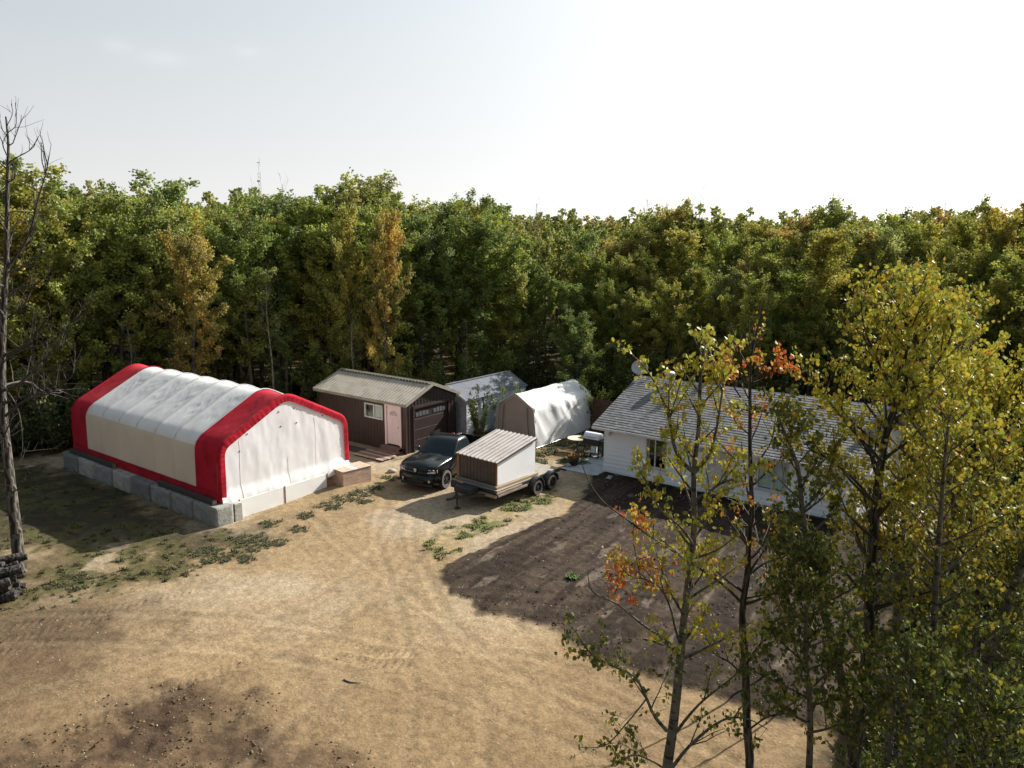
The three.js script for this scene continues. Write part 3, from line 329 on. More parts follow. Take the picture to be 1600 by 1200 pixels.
// ---------------------------------------------------------------- white lap sided storage shed behind
{
  const W = 2.6, L = 5.3, E = 2.12, R = 2.78, pos = [-2.45, 0, -40.5], turn = 52.5 * D2R;
  const t = thing('storage_shed', 'old white sided storage shed with grey roof behind the brown shed', 'shed', pos, turn), slope = Math.atan2(R - E, W / 2), ca = cos(slope), sa = sin(slope), len = (W / 2 + 0.12) / ca;
  part('side_wall', [onZ(lapSheet(0, L, 0, E, 0.16, 0.018), 0, 1)], M.shedSiding, t);
  part('side_wall', [onZ(lapSheet(0, L, 0, E, 0.16, 0.018), -W, -1)], M.shedSiding, t);
  const gab = (x) => { const s = new THREE.Shape([[0, 0], [-W, 0], [-W, E], [-W / 2, R], [0, E]].map(([a, b]) => new THREE.Vector2(a, b))); return new THREE.ExtrudeGeometry(s, { depth: 0.05, bevelEnabled: false }).applyMatrix4(new THREE.Matrix4().makeBasis(V(0, 0, 1), V(0, 1, 0), V(-1, 0, 0))).translate(x, 0, 0); };
  part('front_wall', [gab(0.05)], M.shedSiding, t); part('rear_wall', [gab(L)], M.white, t);
  for (const [x, z] of [[0, 0], [0, -W], [L, 0], [L, -W]]) part('corner_trim', [slab(x - 0.03, x + 0.03, 0, E, z - 0.03, z + 0.03)], M.galv, t);
  part('downpipe', [cyl(0.035, 0.035, E - 0.1, 1.35, E / 2, 0.07, 10)], M.black, t);
  const rm = std([0.085, 0.10, 0.125], 0.8, { map: rep(grime, 0.8), bumpMap: rep(fineBump, 2), bumpScale: 0.01 });
  for (const s of [-1, 1]) { const rows = []; const n = 12; for (let k = 0; k < n; k++) { const g = box(L + 0.3, 0.012, len / n + 0.02); g.rotateX(s > 0 ? slope + 0.02 : -slope - 0.02); const f = (k + 0.5) / n; g.translate(L / 2, E - 0.05 + f * len * sa + 0.05, -W / 2 + s * (W / 2 + 0.12 - f * len * ca)); rows.push(g); } part('roof_slope', rows, rm, t); }
  part('ridge_cap', [box(L + 0.3, 0.02, 0.2, L / 2, R + 0.065, -W / 2)], rm, t);
  for (const s of [-1, 1]) part('barge_board', [beam(V(-0.13, E - 0.05, -W / 2 + s * (W / 2 + 0.1)), V(-0.13, R + 0.0, -W / 2), 0.025, 0.12)], M.white, t);
}

// ---------------------------------------------------------------- white portable carport shelter
{
  const W = 2.76, L = 5.55, S = 2.08, R = 2.80, N = 0.17, pos = [1.258, 0, -38.376], turn = 52.53 * D2R;
  const t = thing('carport_shelter', 'white draped tarp shelter with closed tan front panel between shed and house', 'shelter', pos, turn);
  const prof = resample(roundPoly([[0, 0.04], [-N, S], [-W / 2, R], [-W + N, S], [-W, 0.04]], [0.22, 0.25, 0.22], 6), 44);
  part('cover', [quadGrid(60, 44, (v, u) => { const i = min(43, floor(u * 44)), f = u * 44 - i, z = lerp(prof[i][0], prof[i + 1][0], f), y = lerp(prof[i][1], prof[i + 1][1], f), side = 1 - smooth(0.30, 0.40, min(u, 1 - u)); const wr = side * (0.20 * (pow(fbm(v * 11 + u * 9 * (u < 0.5 ? 1 : -1), u * 3.2, 3), 1.5) * 1.4 - 0.5) * (0.35 + min(u, 1 - u) * 2.4)) + (1 - side) * (0.05 * (fbm(v * 5, u * 12, 3) - 0.5) - 0.05 * abs(sin(v * PI * 3))); const o = u < 0.5 ? 1 : -1; return [v * L, y + (1 - side) * wr - side * 0.0 + (min(u, 1 - u) < 0.03 ? 0.04 * sin(v * 30) : 0), z + o * side * wr, u * 7, v * L]; })], M.silverCloth, t, true);
  const inS = (y) => lerp(0, N, clamp((y - 0.04) / (S - 0.04))), top = (z) => z > -N ? S - 0.0 : z < -W + N ? S : R - abs(z + W / 2) * (R - S) / (W / 2 - N);
  const face = (x, m, nm) => part(nm, [quadGrid(40, 30, (u, v) => { const y1 = 0.04 + v * (S - 0.04); const zz = lerp(-inS(y1), -W + inS(y1), u); const y = v <= 0.999 ? y1 : y1; return [x + 0.05 * (fbm(u * 6, v * 5, 3) - 0.5), y, zz, zz, y]; }), quadGrid(40, 8, (u, v) => { const z = lerp(-N, -W + N, u); return [x + 0.05 * (fbm(u * 6, 5 + v * 2, 3) - 0.5) * (1 - v) + (v < 0.01 ? 0.05 * (fbm(u * 6, 5, 3) - fbm(u * 6, 5, 3)) : 0), lerp(S, top(z) - 0.02, v), z, z, S + v]; })], m, t, true);
  face(0.09, M.tanCloth, 'front_panel'); face(L - 0.06, M.tanCloth, 'rear_panel');
  part('front_hem', [quadGrid(1, 44, (v, u) => { const i = min(43, floor(u * 44)), f = u * 44 - i, z = lerp(prof[i][0], prof[i + 1][0], f), y = lerp(prof[i][1], prof[i + 1][1], f), k = v * 0.14; return [0.01 + v * 0.03, y - k * smooth(0.3, 0.4, min(u, 1 - u)), z + (z > -W / 2 ? -1 : 1) * k * (1 - smooth(0.3, 0.4, min(u, 1 - u)) * 0.5), u * 7, v]; })], M.hemCloth, t, true);
  for (const z of [-0.48, -W + 0.48]) part('zip', [quadGrid(1, 16, (a, v) => [0.055 + 0.02 * sin(v * 7) - 0.02, lerp(0.08, 2.1, v), z + (z > -W / 2 ? -1 : 1) * (v * 0.15) + (a - 0.5) * 0.045])], M.seam, t);
  part('base_pipe', [rod(V(0, 0.06, 0.01), V(L, 0.06, 0.01), 0.03), rod(V(0, 0.06, -W - 0.01), V(L, 0.06, -W - 0.01), 0.03)], M.steel, t);
  for (let k = 0; k <= 4; k++) { const pts = prof.map(([z, y]) => V(0.03 + k * (L - 0.06) / 4, y - 0.05, z + (z > -W / 2 ? -0.045 : 0.045))); part('hoop', [new THREE.TubeGeometry(new THREE.CatmullRomCurve3(pts), 44, 0.022, 6)], M.steel, t); }
}

// ---------------------------------------------------------------- brown board fence
{
  const t = thing('board_fence', 'red brown fence of horizontal boards between the tarp shelter and the house', 'fence', [4.1, 0, -43.0], -37 * D2R), r = rng(21);
  for (let s = 0; s < 3; s++) for (let k = 0; k < 9; k++) part('board', [rslab(s * 2 + 0.01, s * 2 + 1.99, 0.06 + k * 0.195, 0.06 + k * 0.195 + 0.18, 0.045 + (r() - 0.5) * 0.012, 0.068 + (r() - 0.5) * 0.01, 0.004)], M.fence, t);
  for (let s = 0; s <= 3; s++) part('post', [slab(s * 2 - 0.045, s * 2 + 0.045, -0.2, 1.85, -0.05, 0.04)], M.fence, t);
}

// ---------------------------------------------------------------- the house
{
  const L = 10.95, W = 7.82, E = 2.36, R = 3.88, OV = 0.42, pos = [4.304, 0, -34.402], turn = -36.84 * D2R, P = 0.19;
  const t = thing('house', 'single storey white sided house with grey shingle roof behind the yellow aspens', 'house', pos, turn);
  const W1 = [2.08, 3.10, 0.72, 2.08], W2 = [7.10, 8.36, 0.74, 2.0], DR = [4.98, 5.92, 0.18, 2.2];
  const rects = [[0, W1[0], 0.1, E], [W1[0], W1[1], 0.1, W1[2]], [W1[0], W1[1], W1[3], E], [W1[1], DR[0], 0.1, E], [DR[0], DR[1], DR[3], E], [DR[0], DR[1], 0.1, DR[2]], [DR[1], W2[0], 0.1, E], [W2[0], W2[1], 0.1, W2[2]], [W2[0], W2[1], W2[3], E], [W2[1], L, 0.1, E]];
  tag(part('lap_siding', rects.map(([a, b, c, d]) => onZ(lapSheet(a, b, c, d, P), 0, 1)), M.siding, t), null, null, null, 'stuff');
  part('rear_wall', [onZ(lapSheet(0, L, 0.1, E, P), -W, -1)], M.siding, t);
  const gab = (x, dir) => { const gs = []; for (let y = 0.1; y < R - 0.05; y += P) { const y1 = min(y + P, R - 0.03), hw = y1 <= E ? W / 2 : (R - y1) / (R - E) * W / 2; gs.push(onX(lapSheet(-W / 2 - hw, -W / 2 + hw, y, y1 - 1e-4, 10, 0.0).translate(0, 0, 0.006), x, dir)); } return gs; };
  part('gable_wall', gab(0, -1), M.siding, t); part('gable_wall', gab(L, 1), M.siding, t);
  part('foundation', [slab(0.03, L - 0.03, -0.2, 0.1, -W + 0.03, -0.03)], M.concrete, t);
  part('interior', [slab(0.1, L - 0.1, 0.1, 0.14, -W + 0.1, -0.1), slab(0.1, L - 0.1, 2.3, 2.34, -W + 0.1, -0.1), slab(0.1, L - 0.1, 0.14, 2.3, -2.6, -2.5)], M.darkRoom, t);
  for (const [x, z] of [[0, 0], [L, 0], [0, -W], [L, -W]]) part('corner_trim', [slab(x - 0.035, x + 0.035, 0.1, E, z - 0.035, z + 0.035)], M.siding, t);
  const slope = Math.atan2(R - E, W / 2), ca = cos(slope), sa = sin(slope), len = (W / 2 + OV) / ca, eY = E - OV * Math.tan(slope) + 0.1;
  part('roof_deck', [extrude([[OV, eY - 0.06], [-W / 2, R + 0.04], [-W - OV, eY - 0.06], [-W - OV, eY - 0.015], [-W / 2, R + 0.085], [OV, eY - 0.015]], L + 2 * OV).applyMatrix4(new THREE.Matrix4().makeBasis(V(0, 0, 1), V(0, 1, 0), V(-1, 0, 0))).translate(L + OV, 0, 0)], M.white, t);
  const sm = [[0.16, 0.162, 0.165], [0.13, 0.132, 0.136], [0.195, 0.195, 0.197], [0.145, 0.145, 0.147]].map((c) => std(c, 0.95, { map: rep(grime, 1.5), bumpMap: rep(fineBump, 4), bumpScale: 0.006 })), r = rng(31);
  for (const s of [1, -1]) {
    const lists = sm.map(() => []), n = 25, ex = len / n;
    for (let k = 0; k < n; k++) for (let x = -OV - 0.03 - (k % 3) * 0.1; x < L + OV + 0.03;) { const w = 0.16 + 0.22 * r(), a = max(x, -OV - 0.03), b = min(x + w - 0.008, L + OV + 0.03); x += w; if (b - a < 0.03) continue; const th = 0.014 + 0.010 * r(), g = new THREE.BoxGeometry(b - a, th, ex + 0.035); const f = (k + 0.5) * ex; g.rotateX(s * (slope - 0.075)); g.translate((a + b) / 2, eY + f * sa + 0.020, -W / 2 + s * (W / 2 + OV - f * ca)); lists[min(3, floor(r() * 4))].push(g); }
    lists.forEach((l, q) => tag(part('shingles', l, sm[q], t), null, null, null, 'stuff'));
  }
  part('ridge_cap', Array.from({ length: 40 }, (_, k) => { const g = extrude([[0.13, -0.05], [0, 0.012], [-0.13, -0.05], [-0.13, -0.035], [0, 0.028], [0.13, -0.035]], 0.31); g.applyMatrix4(new THREE.Matrix4().makeBasis(V(0, 0, 1), V(0, 1, 0), V(-1, 0, 0))); g.rotateZ(0.02); return g.translate(-OV + 0.3 + k * 0.2925, R + 0.115, -W / 2); }), sm[0], t);
  for (const z of [OV, -W - OV]) part('fascia', [slab(-OV, L + OV, eY - 0.17, eY - 0.02, z - (z > 0 ? 0.0 : 0.02), z + (z > 0 ? 0.02 : 0.0))], M.white, t);
  part('gutter', [slab(-OV, L + OV, eY - 0.13, eY - 0.115, OV + 0.02, OV + 0.12), slab(-OV, L + OV, eY - 0.115, eY - 0.02, OV + 0.11, OV + 0.123)], M.white, t);
  part('downspout', [slab(L - 0.12, L - 0.04, 0.2, 1.9, 0.04, 0.10), beam(V(L - 0.08, 1.88, 0.07), V(L - 0.08, eY - 0.12, OV + 0.07), 0.08, 0.06), beam(V(L - 0.08, 0.22, 0.07), V(L - 0.08, 0.1, 0.4), 0.08, 0.06)], M.white, t);
  part('soffit', [slab(-OV + 0.02, L + OV - 0.02, eY - 0.165, eY - 0.15, 0.02, OV)], M.white, t);
  for (const x of [-OV, L + OV]) for (const s of [-1, 1]) part('barge_board', [beam(V(x + (x > 0 ? 0.012 : -0.012), eY - 0.08, -W / 2 + s * (W / 2 + OV)), V(x + (x > 0 ? 0.012 : -0.012), R + 0.02, -W / 2), 0.025, 0.16)], M.white, t);
  const window = ([a, b, c, d], split, blind) => {
    const w = part('window', [slab(a, b, c, c + 0.06, -0.05, 0.035), slab(a, b, d - 0.06, d, -0.05, 0.035), slab(a, a + 0.06, c + 0.06, d - 0.06, -0.05, 0.035), slab(b - 0.06, b, c + 0.06, d - 0.06, -0.05, 0.035), slab(lerp(a, b, split) - 0.025, lerp(a, b, split) + 0.025, c + 0.06, d - 0.06, -0.04, 0.03)], M.white, t);
    for (const [p, q] of [[a + 0.06, lerp(a, b, split) - 0.025], [lerp(a, b, split) + 0.025, b - 0.06]]) part('pane', [slab(p, q, c + 0.06, d - 0.06, -0.012, -0.006)], M.glass, w);
    part('window_sill', [rslab(a - 0.04, b + 0.04, c - 0.05, c - 0.003, -0.02, 0.07, 0.006)], M.white, w);
    if (blind) part('blind', [slab(a + 0.06, b - 0.06, lerp(c, d, 0.06), d - 0.06, -0.10, -0.09)], M.blind, w); else part('curtain', [slab(a - 0.05, a + 0.12, c, d, -0.14, -0.12)], M.blind, w);
    return w;
  };
  window(W1, 0.46, false); window(W2, 0.5, true);
  const dr = part('door', [rslab(DR[0] + 0.05, DR[1] - 0.05, DR[2] + 0.03, DR[3] - 0.05, -0.05, -0.01, 0.005)], M.white, t); part('door_frame', [slab(DR[0], DR[0] + 0.05, DR[2], DR[3], -0.05, 0.03), slab(DR[1] - 0.05, DR[1], DR[2], DR[3], -0.05, 0.03), slab(DR[0] + 0.05, DR[1] - 0.05, DR[3] - 0.05, DR[3], -0.05, 0.03)], M.white, dr); part('handle', [new THREE.SphereGeometry(0.035, 10, 8).translate(DR[1] - 0.12, 1.15, 0.03)], M.silver, dr);
  for (const x of [0.30, 4.72]) { const l = part('wall_lamp', [slab(x - 0.05, x + 0.05, 1.90, 2.16, 0.016, 0.03), rod(V(x, 2.1, 0.02), V(x, 2.14, 0.14), 0.012), cyl(0.02, 0.085, 0.07, x, 2.155, 0.14, 6)], M.black, t); part('lantern_glass', [cyl(0.075, 0.05, 0.20, x, 2.01, 0.14, 6)], M.lampGlass, l); part('lantern_base', [cyl(0.055, 0.03, 0.03, x, 1.895, 0.14, 6)], M.black, l); }
  const v = part('roof_vent', [cyl(0.16, 0.16, 0.42, 1.36, R + 0.18, -3.9 + 0.25, 20)], M.white, t); part('vent_cap', [cyl(0.25, 0.25, 0.10, 1.36, R + 0.44, -3.65, 24), new THREE.SphereGeometry(0.25, 24, 8, 0, 2 * PI, 0, PI / 2).scale(1, 0.35, 1).translate(1.36, R + 0.49, -3.65), cyl(0.20, 0.20, 0.05, 1.36, R + 0.37, -3.65, 20)], M.white, v);
  part('roof_vent', [rbox(0.34, 0.16, 0.34, 0.03, 8.7, R - 0.02, -2.8)], M.black, t); part('plumbing_stack', [cyl(0.045, 0.045, 0.4, 4.3, R + 0.1, -4.6, 12)], M.black, t);
  part('concrete_pad', [rslab(-1.9, 0.9, -0.1, 0.055, 0.01, 0.75, 0.02), rslab(-1.9, -0.01, -0.1, 0.054, -3.4, 0.0, 0.02)], M.pad, t);

  const sd = thing('satellite_dish', 'grey satellite dish on the left end of the house roof ridge', 'satellite dish', pos, turn), bowl = quadGrid(24, 8, (u, v) => { const a = u * 2 * PI, q = 0.36 * v; return [q * cos(a) * 1.08, q * sin(a), 0.6 * q * q]; }), k = new THREE.Matrix4().makeRotationFromEuler(new THREE.Euler(-0.5, 0.35, 0)), c = V(-0.42, R + 0.50, -W / 2 - 0.05);
  const bw = part('dish', [bowl.clone().applyMatrix4(k).translate(c.x, c.y, c.z)], std([0.34, 0.35, 0.36], 0.5, { side: THREE.DoubleSide }), sd);
  part('rim', [new THREE.TorusGeometry(0.36, 0.012, 6, 40).scale(1.08, 1, 1).translate(0, 0, 0.078).applyMatrix4(k).translate(c.x, c.y, c.z)], M.galv, sd);
  part('mast', [rod(V(-0.35, R + 0.10, -W / 2 - 0.1), V(-0.35, R + 0.42, -W / 2 - 0.14), 0.025), rod(V(-0.35, R + 0.42, -W / 2 - 0.14), V(-0.42, R + 0.5, -W / 2 - 0.06), 0.03)], M.galv, sd);
  const tip = V(0, -0.1, 0.52).applyMatrix4(k).add(c); part('feed_arm', [rod(V(0, -0.36, 0.05).applyMatrix4(k).add(c), tip, 0.014), rbox(0.07, 0.07, 0.13, 0.015, tip.x, tip.y, tip.z)], M.galv, sd);
}
// ---------------------------------------------------------------- plywood crate by the fabric building
{
  const t = thing('plywood_crate', 'pale plywood box with a white strip on its lid by the fabric building', 'crate', [-7.20, 0.10, -31.66], 46 * D2R, null);
  const L = 1.45, W = 0.86, H = 0.70;   // x back along the long side, z towards the left
  part('side_panel', [rslab(0, L, 0, H, -0.02, 0, 0.004)], M.ply, t); part('side_panel', [rslab(0, L, 0, H, -W, -W + 0.02, 0.004)], M.ply, t);
  part('end_panel', [slab(0.004, 0.024, 0, H, -W + 0.022, -0.022)], M.ply, t); part('end_panel', [slab(L - 0.024, L - 0.004, 0, H, -W + 0.022, -0.022)], M.ply, t);
  const lid = part('lid', [rslab(-0.02, L + 0.02, H + 0.003, H + 0.028, -W - 0.02, 0.02, 0.005)], M.plyTop, t); part('white_strip', [slab(0.52, 0.74, H + 0.029, H + 0.034, -W - 0.015, 0.015)], M.white, lid);
  for (const x of [0.05, L - 0.05]) part('skid', [slab(x - 0.04, x + 0.04, -0.12, -0.003, -W, 0)], M.darkTimber, t);
}

// ---------------------------------------------------------------- black pickup truck: x runs back from the nose, z = +1 the driver's side
function wheel(radius, width, spokes, rim, group, x, z, out, label) {
  const w = part('wheel', [new THREE.LatheGeometry([[0.62, -0.46], [0.80, -0.5], [0.93, -0.47], [0.985, -0.40], [1, -0.25], [1, 0.25], [0.985, 0.40], [0.93, 0.47], [0.80, 0.5], [0.62, 0.46]].map(([r, y]) => new THREE.Vector2(r * radius, y * width)), 36).rotateX(PI / 2)], M.tyre, group);
  w.position.set(x, radius, z); const f = out > 0 ? 1 : -1, q = width / 2;
  const tr = []; for (let k = 0; k < 40; k++) { const a = k / 40 * 2 * PI; for (const s of [-1, 1]) { const b = box(0.05, 0.012, width * 0.4, 0, radius * 1.003, s * width * 0.22); b.rotateZ(a + s * 0.03); tr.push(b); } } tag(part('tread_lugs', tr, M.tyre, w), null, null, null, 'stuff');
  part('sidewall', [new THREE.RingGeometry(radius * 0.70, radius * 0.93, 36).rotateY(f > 0 ? 0 : PI).translate(0, 0, f * (q + 0.004))], M.tyreSide, w);
  const parts = [new THREE.LatheGeometry([[0.60, -0.45], [0.66, -0.44], [0.66, 0.44], [0.60, 0.45], [0.57, 0.40], [0.57, -0.40]].map(([r, y]) => new THREE.Vector2(r * radius, y * width)), 32).rotateX(PI / 2)];
  for (let k = 0; k < spokes; k++) { const s = box(radius * 0.46, radius * 0.085, width * 0.10, radius * 0.35, 0, f * (q * 0.72)); s.rotateZ(k / spokes * 2 * PI); parts.push(s); }
  parts.push(cyl(radius * 0.14, radius * 0.16, width * 0.2, 0, 0, 0, 16).rotateX(PI / 2).translate(0, 0, f * q * 0.78)); part('rim', parts, rim, w);
  part('brake_disc', [cyl(radius * 0.5, radius * 0.5, 0.03, 0, 0, 0, 24).rotateX(PI / 2).translate(0, 0, f * q * 0.2)], M.rust, w);
  return w;
}
{
  const T = 62.65 * D2R, t = thing('pickup_truck', 'black single cab pickup truck parked facing the gravel yard beside the trailer', 'pickup truck', [-3.241 - sin(T) * 1.0, 0, -(31.184 + cos(T) * 1.0)], T);
  const smoothN = (g, a = 0.6) => toCreasedNormals(mergeVertices(g.deleteAttribute('uv').deleteAttribute('normal'), 1e-4), a);
  const arch = (cx, r, y0, n = 14) => { const o = [], c = 0.42, a0 = Math.asin((y0 - c) / r); for (let k = 0; k <= n; k++) { const a = lerp(a0, PI - a0, k / n); o.push([cx + r * cos(a), c + r * sin(a)]); } return o; };
  const outline = [[0.16, 0.62], [0.10, 0.80], [0.13, 0.98], [0.20, 1.07], [0.34, 1.115], [0.6, 1.145], [0.9, 1.17], [1.2, 1.19], [1.5, 1.205], [1.62, 1.21], [2.1, 1.215], [2.6, 1.22], [3.0, 1.225], [3.34, 1.23], [3.34, 0.46], [1.60, 0.46], ...arch(0.98, 0.50, 0.5), [0.42, 0.58]];
  const g = new THREE.ExtrudeGeometry(new THREE.Shape(outline.map(([a, b]) => new THREE.Vector2(a, b))), { depth: 1.86, steps: 14, bevelEnabled: true, bevelSize: 0.03, bevelThickness: 0.055, bevelSegments: 3, curveSegments: 4 }).translate(0, 0, -0.93);
  const ps = g.attributes.position;
  for (let i = 0; i < ps.count; i++) {
    let x = ps.getX(i), y = ps.getY(i), z = ps.getZ(i); const k = abs(z) / 0.985;
    z *= 1 - 0.075 * smooth(0.95, 1.25, y) - 0.055 * smooth(0.75, 0.45, y) - 0.03 * smooth(0.5, 0.1, x);
    z *= 1 + 0.02 * exp(-(((x - 0.98) / 0.5) ** 2)) * smooth(0.5, 0.9, y);
    if (x < 0.7) x += 0.20 * pow(k, 3.2) * (1 - x / 0.7);
    if (y > 1.0 && x < 1.75) y += (0.055 * (1 - k * k) + 0.03 * (smooth(0.25, 0.33, k) * 0 + (k < 0.42 ? smooth(0.42, 0.34, k) : 0)) * smooth(0.2, 0.5, x)) * smooth(0.1, 0.4, x) * smooth(1.75, 1.55, x);
    if (y < 0.7 && x < 0.4) x += 0.02;
    ps.setXYZ(i, x, y, z);
  }
  const body = part('body', [smoothN(g, 0.5)], M.truckPaint, t);
  part('underbody', [slab(0.45, 5.1, 0.36, 0.60, -0.72, 0.72), slab(1.62, 3.3, 0.36, 0.50, -0.86, 0.86)], M.dark, t);
  part('wheel_well', [slab(0.42, 1.56, 0.5, 1.02, -0.68, 0.68)], M.dark, t); part('wheel_well', [slab(3.5, 4.58, 0.5, 0.86, -0.68, 0.68)], M.dark, t);
  // cab
  const ring = (x0, x1, hw, y) => { const o = [], n = 10; for (let k = 0; k <= n; k++) { const q = lerp(-1, 1, k / n); o.push(V(x0 + 0.13 * pow(abs(q), 2.6), y, q * hw)); } o.push(V(x0 + 0.24, y, hw * 1.012), V(lerp(x0, x1, 0.5), y, hw * 1.015), V(x1 - 0.10, y, hw * 1.0)); for (let k = 0; k <= 4; k++) { const q = lerp(1, -1, k / 4); o.push(V(x1 - 0.04 * pow(abs(q), 3), y, q * hw * 0.97)); } o.push(V(x1 - 0.10, y, -hw), V(lerp(x0, x1, 0.5), y, -hw * 1.015), V(x0 + 0.24, y, -hw * 1.012)); return o; };
  const lv = [[1.46, 3.345, 0.925, 1.19], [1.53, 3.34, 0.915, 1.25], [1.80, 3.27, 0.84, 1.48], [2.08, 3.19, 0.765, 1.71], [2.22, 3.14, 0.725, 1.80], [2.32, 3.09, 0.68, 1.855], [2.46, 3.0, 0.58, 1.885], [2.6, 2.88, 0.35, 1.90]].map((q) => ring(...q));
  { const p = [], idx = [], n = lv[0].length; lv.forEach((r) => r.forEach((v) => p.push(v.x, v.y, v.z))); for (let j = 0; j < lv.length - 1; j++) for (let i = 0; i < n; i++) { const a = j * n + i, b = j * n + (i + 1) % n; idx.push(a, a + n, b, b, a + n, b + n); } const c = p.length / 3; p.push(2.74, 1.902, 0); for (let i = 0; i < n; i++) idx.push((lv.length - 1) * n + i, c, (lv.length - 1) * n + (i + 1) % n); const cg = new THREE.BufferGeometry(); cg.setAttribute('position', new THREE.Float32BufferAttribute(p, 3)); cg.setIndex(idx); part('cab', [toCreasedNormals(cg, 0.7)], M.truckPaint, t); }
  const lerpRow = (rows, y) => { for (let j = 0; j < rows.length - 1; j++) if (y <= rows[j + 1][3]) { const f = (y - rows[j][3]) / (rows[j + 1][3] - rows[j][3]); return rows[j].map((v, i) => lerp(v, rows[j + 1][i], f)); } return rows[rows.length - 1]; };
  const RW = [[1.46, 3.345, 0.925, 1.19], [1.53, 3.34, 0.915, 1.25], [1.80, 3.27, 0.84, 1.48], [2.08, 3.19, 0.765, 1.71], [2.22, 3.14, 0.725, 1.80]];
  part('windscreen', [quadGrid(16, 8, (u, v) => { const y = lerp(1.255, 1.79, v), [x0, , hw] = lerpRow(RW, y), q = lerp(-0.92, 0.92, u); return [x0 + 0.13 * pow(abs(q), 2.6) - 0.008, y + 0.006, q * hw]; })], M.truckGlass, t);
  part('rear_window', [quadGrid(8, 4, (u, v) => { const y = lerp(1.38, 1.74, v), [, x1, hw] = lerpRow(RW, y), q = lerp(0.86, -0.86, u); return [x1 - 0.035 * pow(abs(q), 3) + 0.006, y, q * hw * 0.97]; })], M.truckGlass, t);
  for (const s of [1, -1]) {
    part('side_window', [quadGrid(10, 5, (u, v) => { const y = lerp(1.27, 1.745, v), [x0, x1, hw] = lerpRow(RW, y), x = lerp(x0 + 0.28, x1 - 0.17, u); return [x, y, s * (hw * 1.013 + 0.008)]; })], M.truckGlass, t);
    part('window_trim', [quadGrid(1, 1, (u, v) => [lerp(1.82, 3.19, u), lerp(1.245, 1.265, v), s * 0.934])], M.black, t);
    const dx = s * 0.985, door = part('door', [slab(1.83, 1.838, 0.52, 1.2, dx - 0.004, dx + 0.004), slab(3.10, 3.108, 0.52, 1.22, dx - 0.004, dx + 0.004)], M.dark, t);
    part('handle', [rbox(0.20, 0.035, 0.03, 0.012, 2.93, 1.06, s * 0.985)], M.black, door);
    const m = part('mirror', [rbox(0.13, 0.22, 0.26, 0.05, 1.86, 1.33, s * 1.13)], M.black, t); part('mirror_arm', [rod(V(1.9, 1.25, s * 0.92), V(1.87, 1.28, s * 1.06), 0.03)], M.black, m);
    part('mirror_glass', [slab(1.926, 1.932, 1.25, 1.41, s * 1.13 - 0.1, s * 1.13 + 0.1)], M.silver, m);
    // lamps
    const hl = part('headlight', [quadGrid(10, 5, (u, v) => { const z = lerp(0.56, 0.955, u), k = z / 0.985, y = lerp(0.845 + 0.02 * u, 1.02 - 0.02 * u, v); return [0.095 + 0.02 * v * 3 + 0.19 * pow(k, 3.2) * 0.9 - 0.018 + (u > 0.8 ? (u - 0.8) * 0.28 : 0), y, s * z]; })], M.lampGlass, t);
    for (const zz of [0.66, 0.82]) part('lamp_bowl', [new THREE.TorusGeometry(0.055, 0.012, 6, 18).rotateY(PI / 2).translate(0.10 + 0.19 * pow(zz, 3.2) * 0.9, 0.935, s * zz)], M.silver, hl);
    part('turn_lamp', [rbox(0.05, 0.12, 0.05, 0.012, 0.285, 0.93, s * 0.945)], M.amber, hl);
    part('fog_lamp', [cyl(0.055, 0.055, 0.03, 0, 0, 0, 16).rotateZ(PI / 2).translate(0.075, 0.50, s * 0.66)], M.lampGlass, t);
    part('tail_lamp', [rbox(0.06, 0.36, 0.12, 0.02, 5.265, 1.0, s * 0.90)], M.redLamp, t);
    part('hood_scoop', [rbox(0.26, 0.018, 0.15, 0.008, 0.86, 1.243, s * 0.30)], M.dark, t);
    part('wiper', [rod(V(1.50, 1.255, s * 0.1 + 0.1), V(1.60, 1.325, s * 0.1 + 0.6 * s), 0.010)], M.dark, t);
    const bs = [[3.37, 1.24], [4.3, 1.25], [5.27, 1.265], [5.29, 0.62], [4.62, 0.56], ...arch(4.04, 0.50, 0.5), [3.44, 0.50], [3.37, 0.50]];
    part('bed_side', [extrude(bs, 0.10, 0.025).translate(0, 0, s > 0 ? 0.84 : -0.94)], M.truckPaint, t);
    part('bed_rail_cap', [rslab(3.37, 5.27, 1.275, 1.30, s * 0.90 - 0.07, s * 0.90 + 0.07, 0.008)], M.black, t);
    wheel(0.41, 0.28, 10, M.black, t, 0.98, s * 0.85, s); wheel(0.41, 0.28, 10, M.black, t, 4.04, s * 0.85, s);
  }
  part('grille', [quadGrid(12, 4, (u, v) => { const z = lerp(-0.53, 0.53, u), y = lerp(0.80, 1.03, v); return [0.068 + 0.055 * v + 0.19 * pow(abs(z) / 0.985, 3.2), y, z]; })], M.dark, t);
  part('grille_bar', [slab(0.035, 0.085, 0.895, 0.945, -0.54, 0.54), slab(0.035, 0.10, 0.80, 1.04, -0.035, 0.035), beam(V(0.055, 0.80, -0.54), V(0.055, 0.80, 0.54), 0.04, 0.03), beam(V(0.10, 1.035, -0.54), V(0.10, 1.035, 0.54), 0.04, 0.03)], M.truckPaint, t);
  { const s = new THREE.Shape(); s.moveTo(-0.07, 0.06); s.quadraticCurveTo(0, 0.09, 0.07, 0.06); s.lineTo(0.055, -0.01); s.quadraticCurveTo(0.04, -0.06, 0, -0.085); s.quadraticCurveTo(-0.04, -0.06, -0.055, -0.01); s.closePath(); part('emblem', [new THREE.ExtrudeGeometry(s, { depth: 0.015, bevelEnabled: true, bevelSize: 0.006, bevelThickness: 0.006, bevelSegments: 2 }).rotateY(-PI / 2).translate(0.035, 0.925, 0)], M.silver, t); }
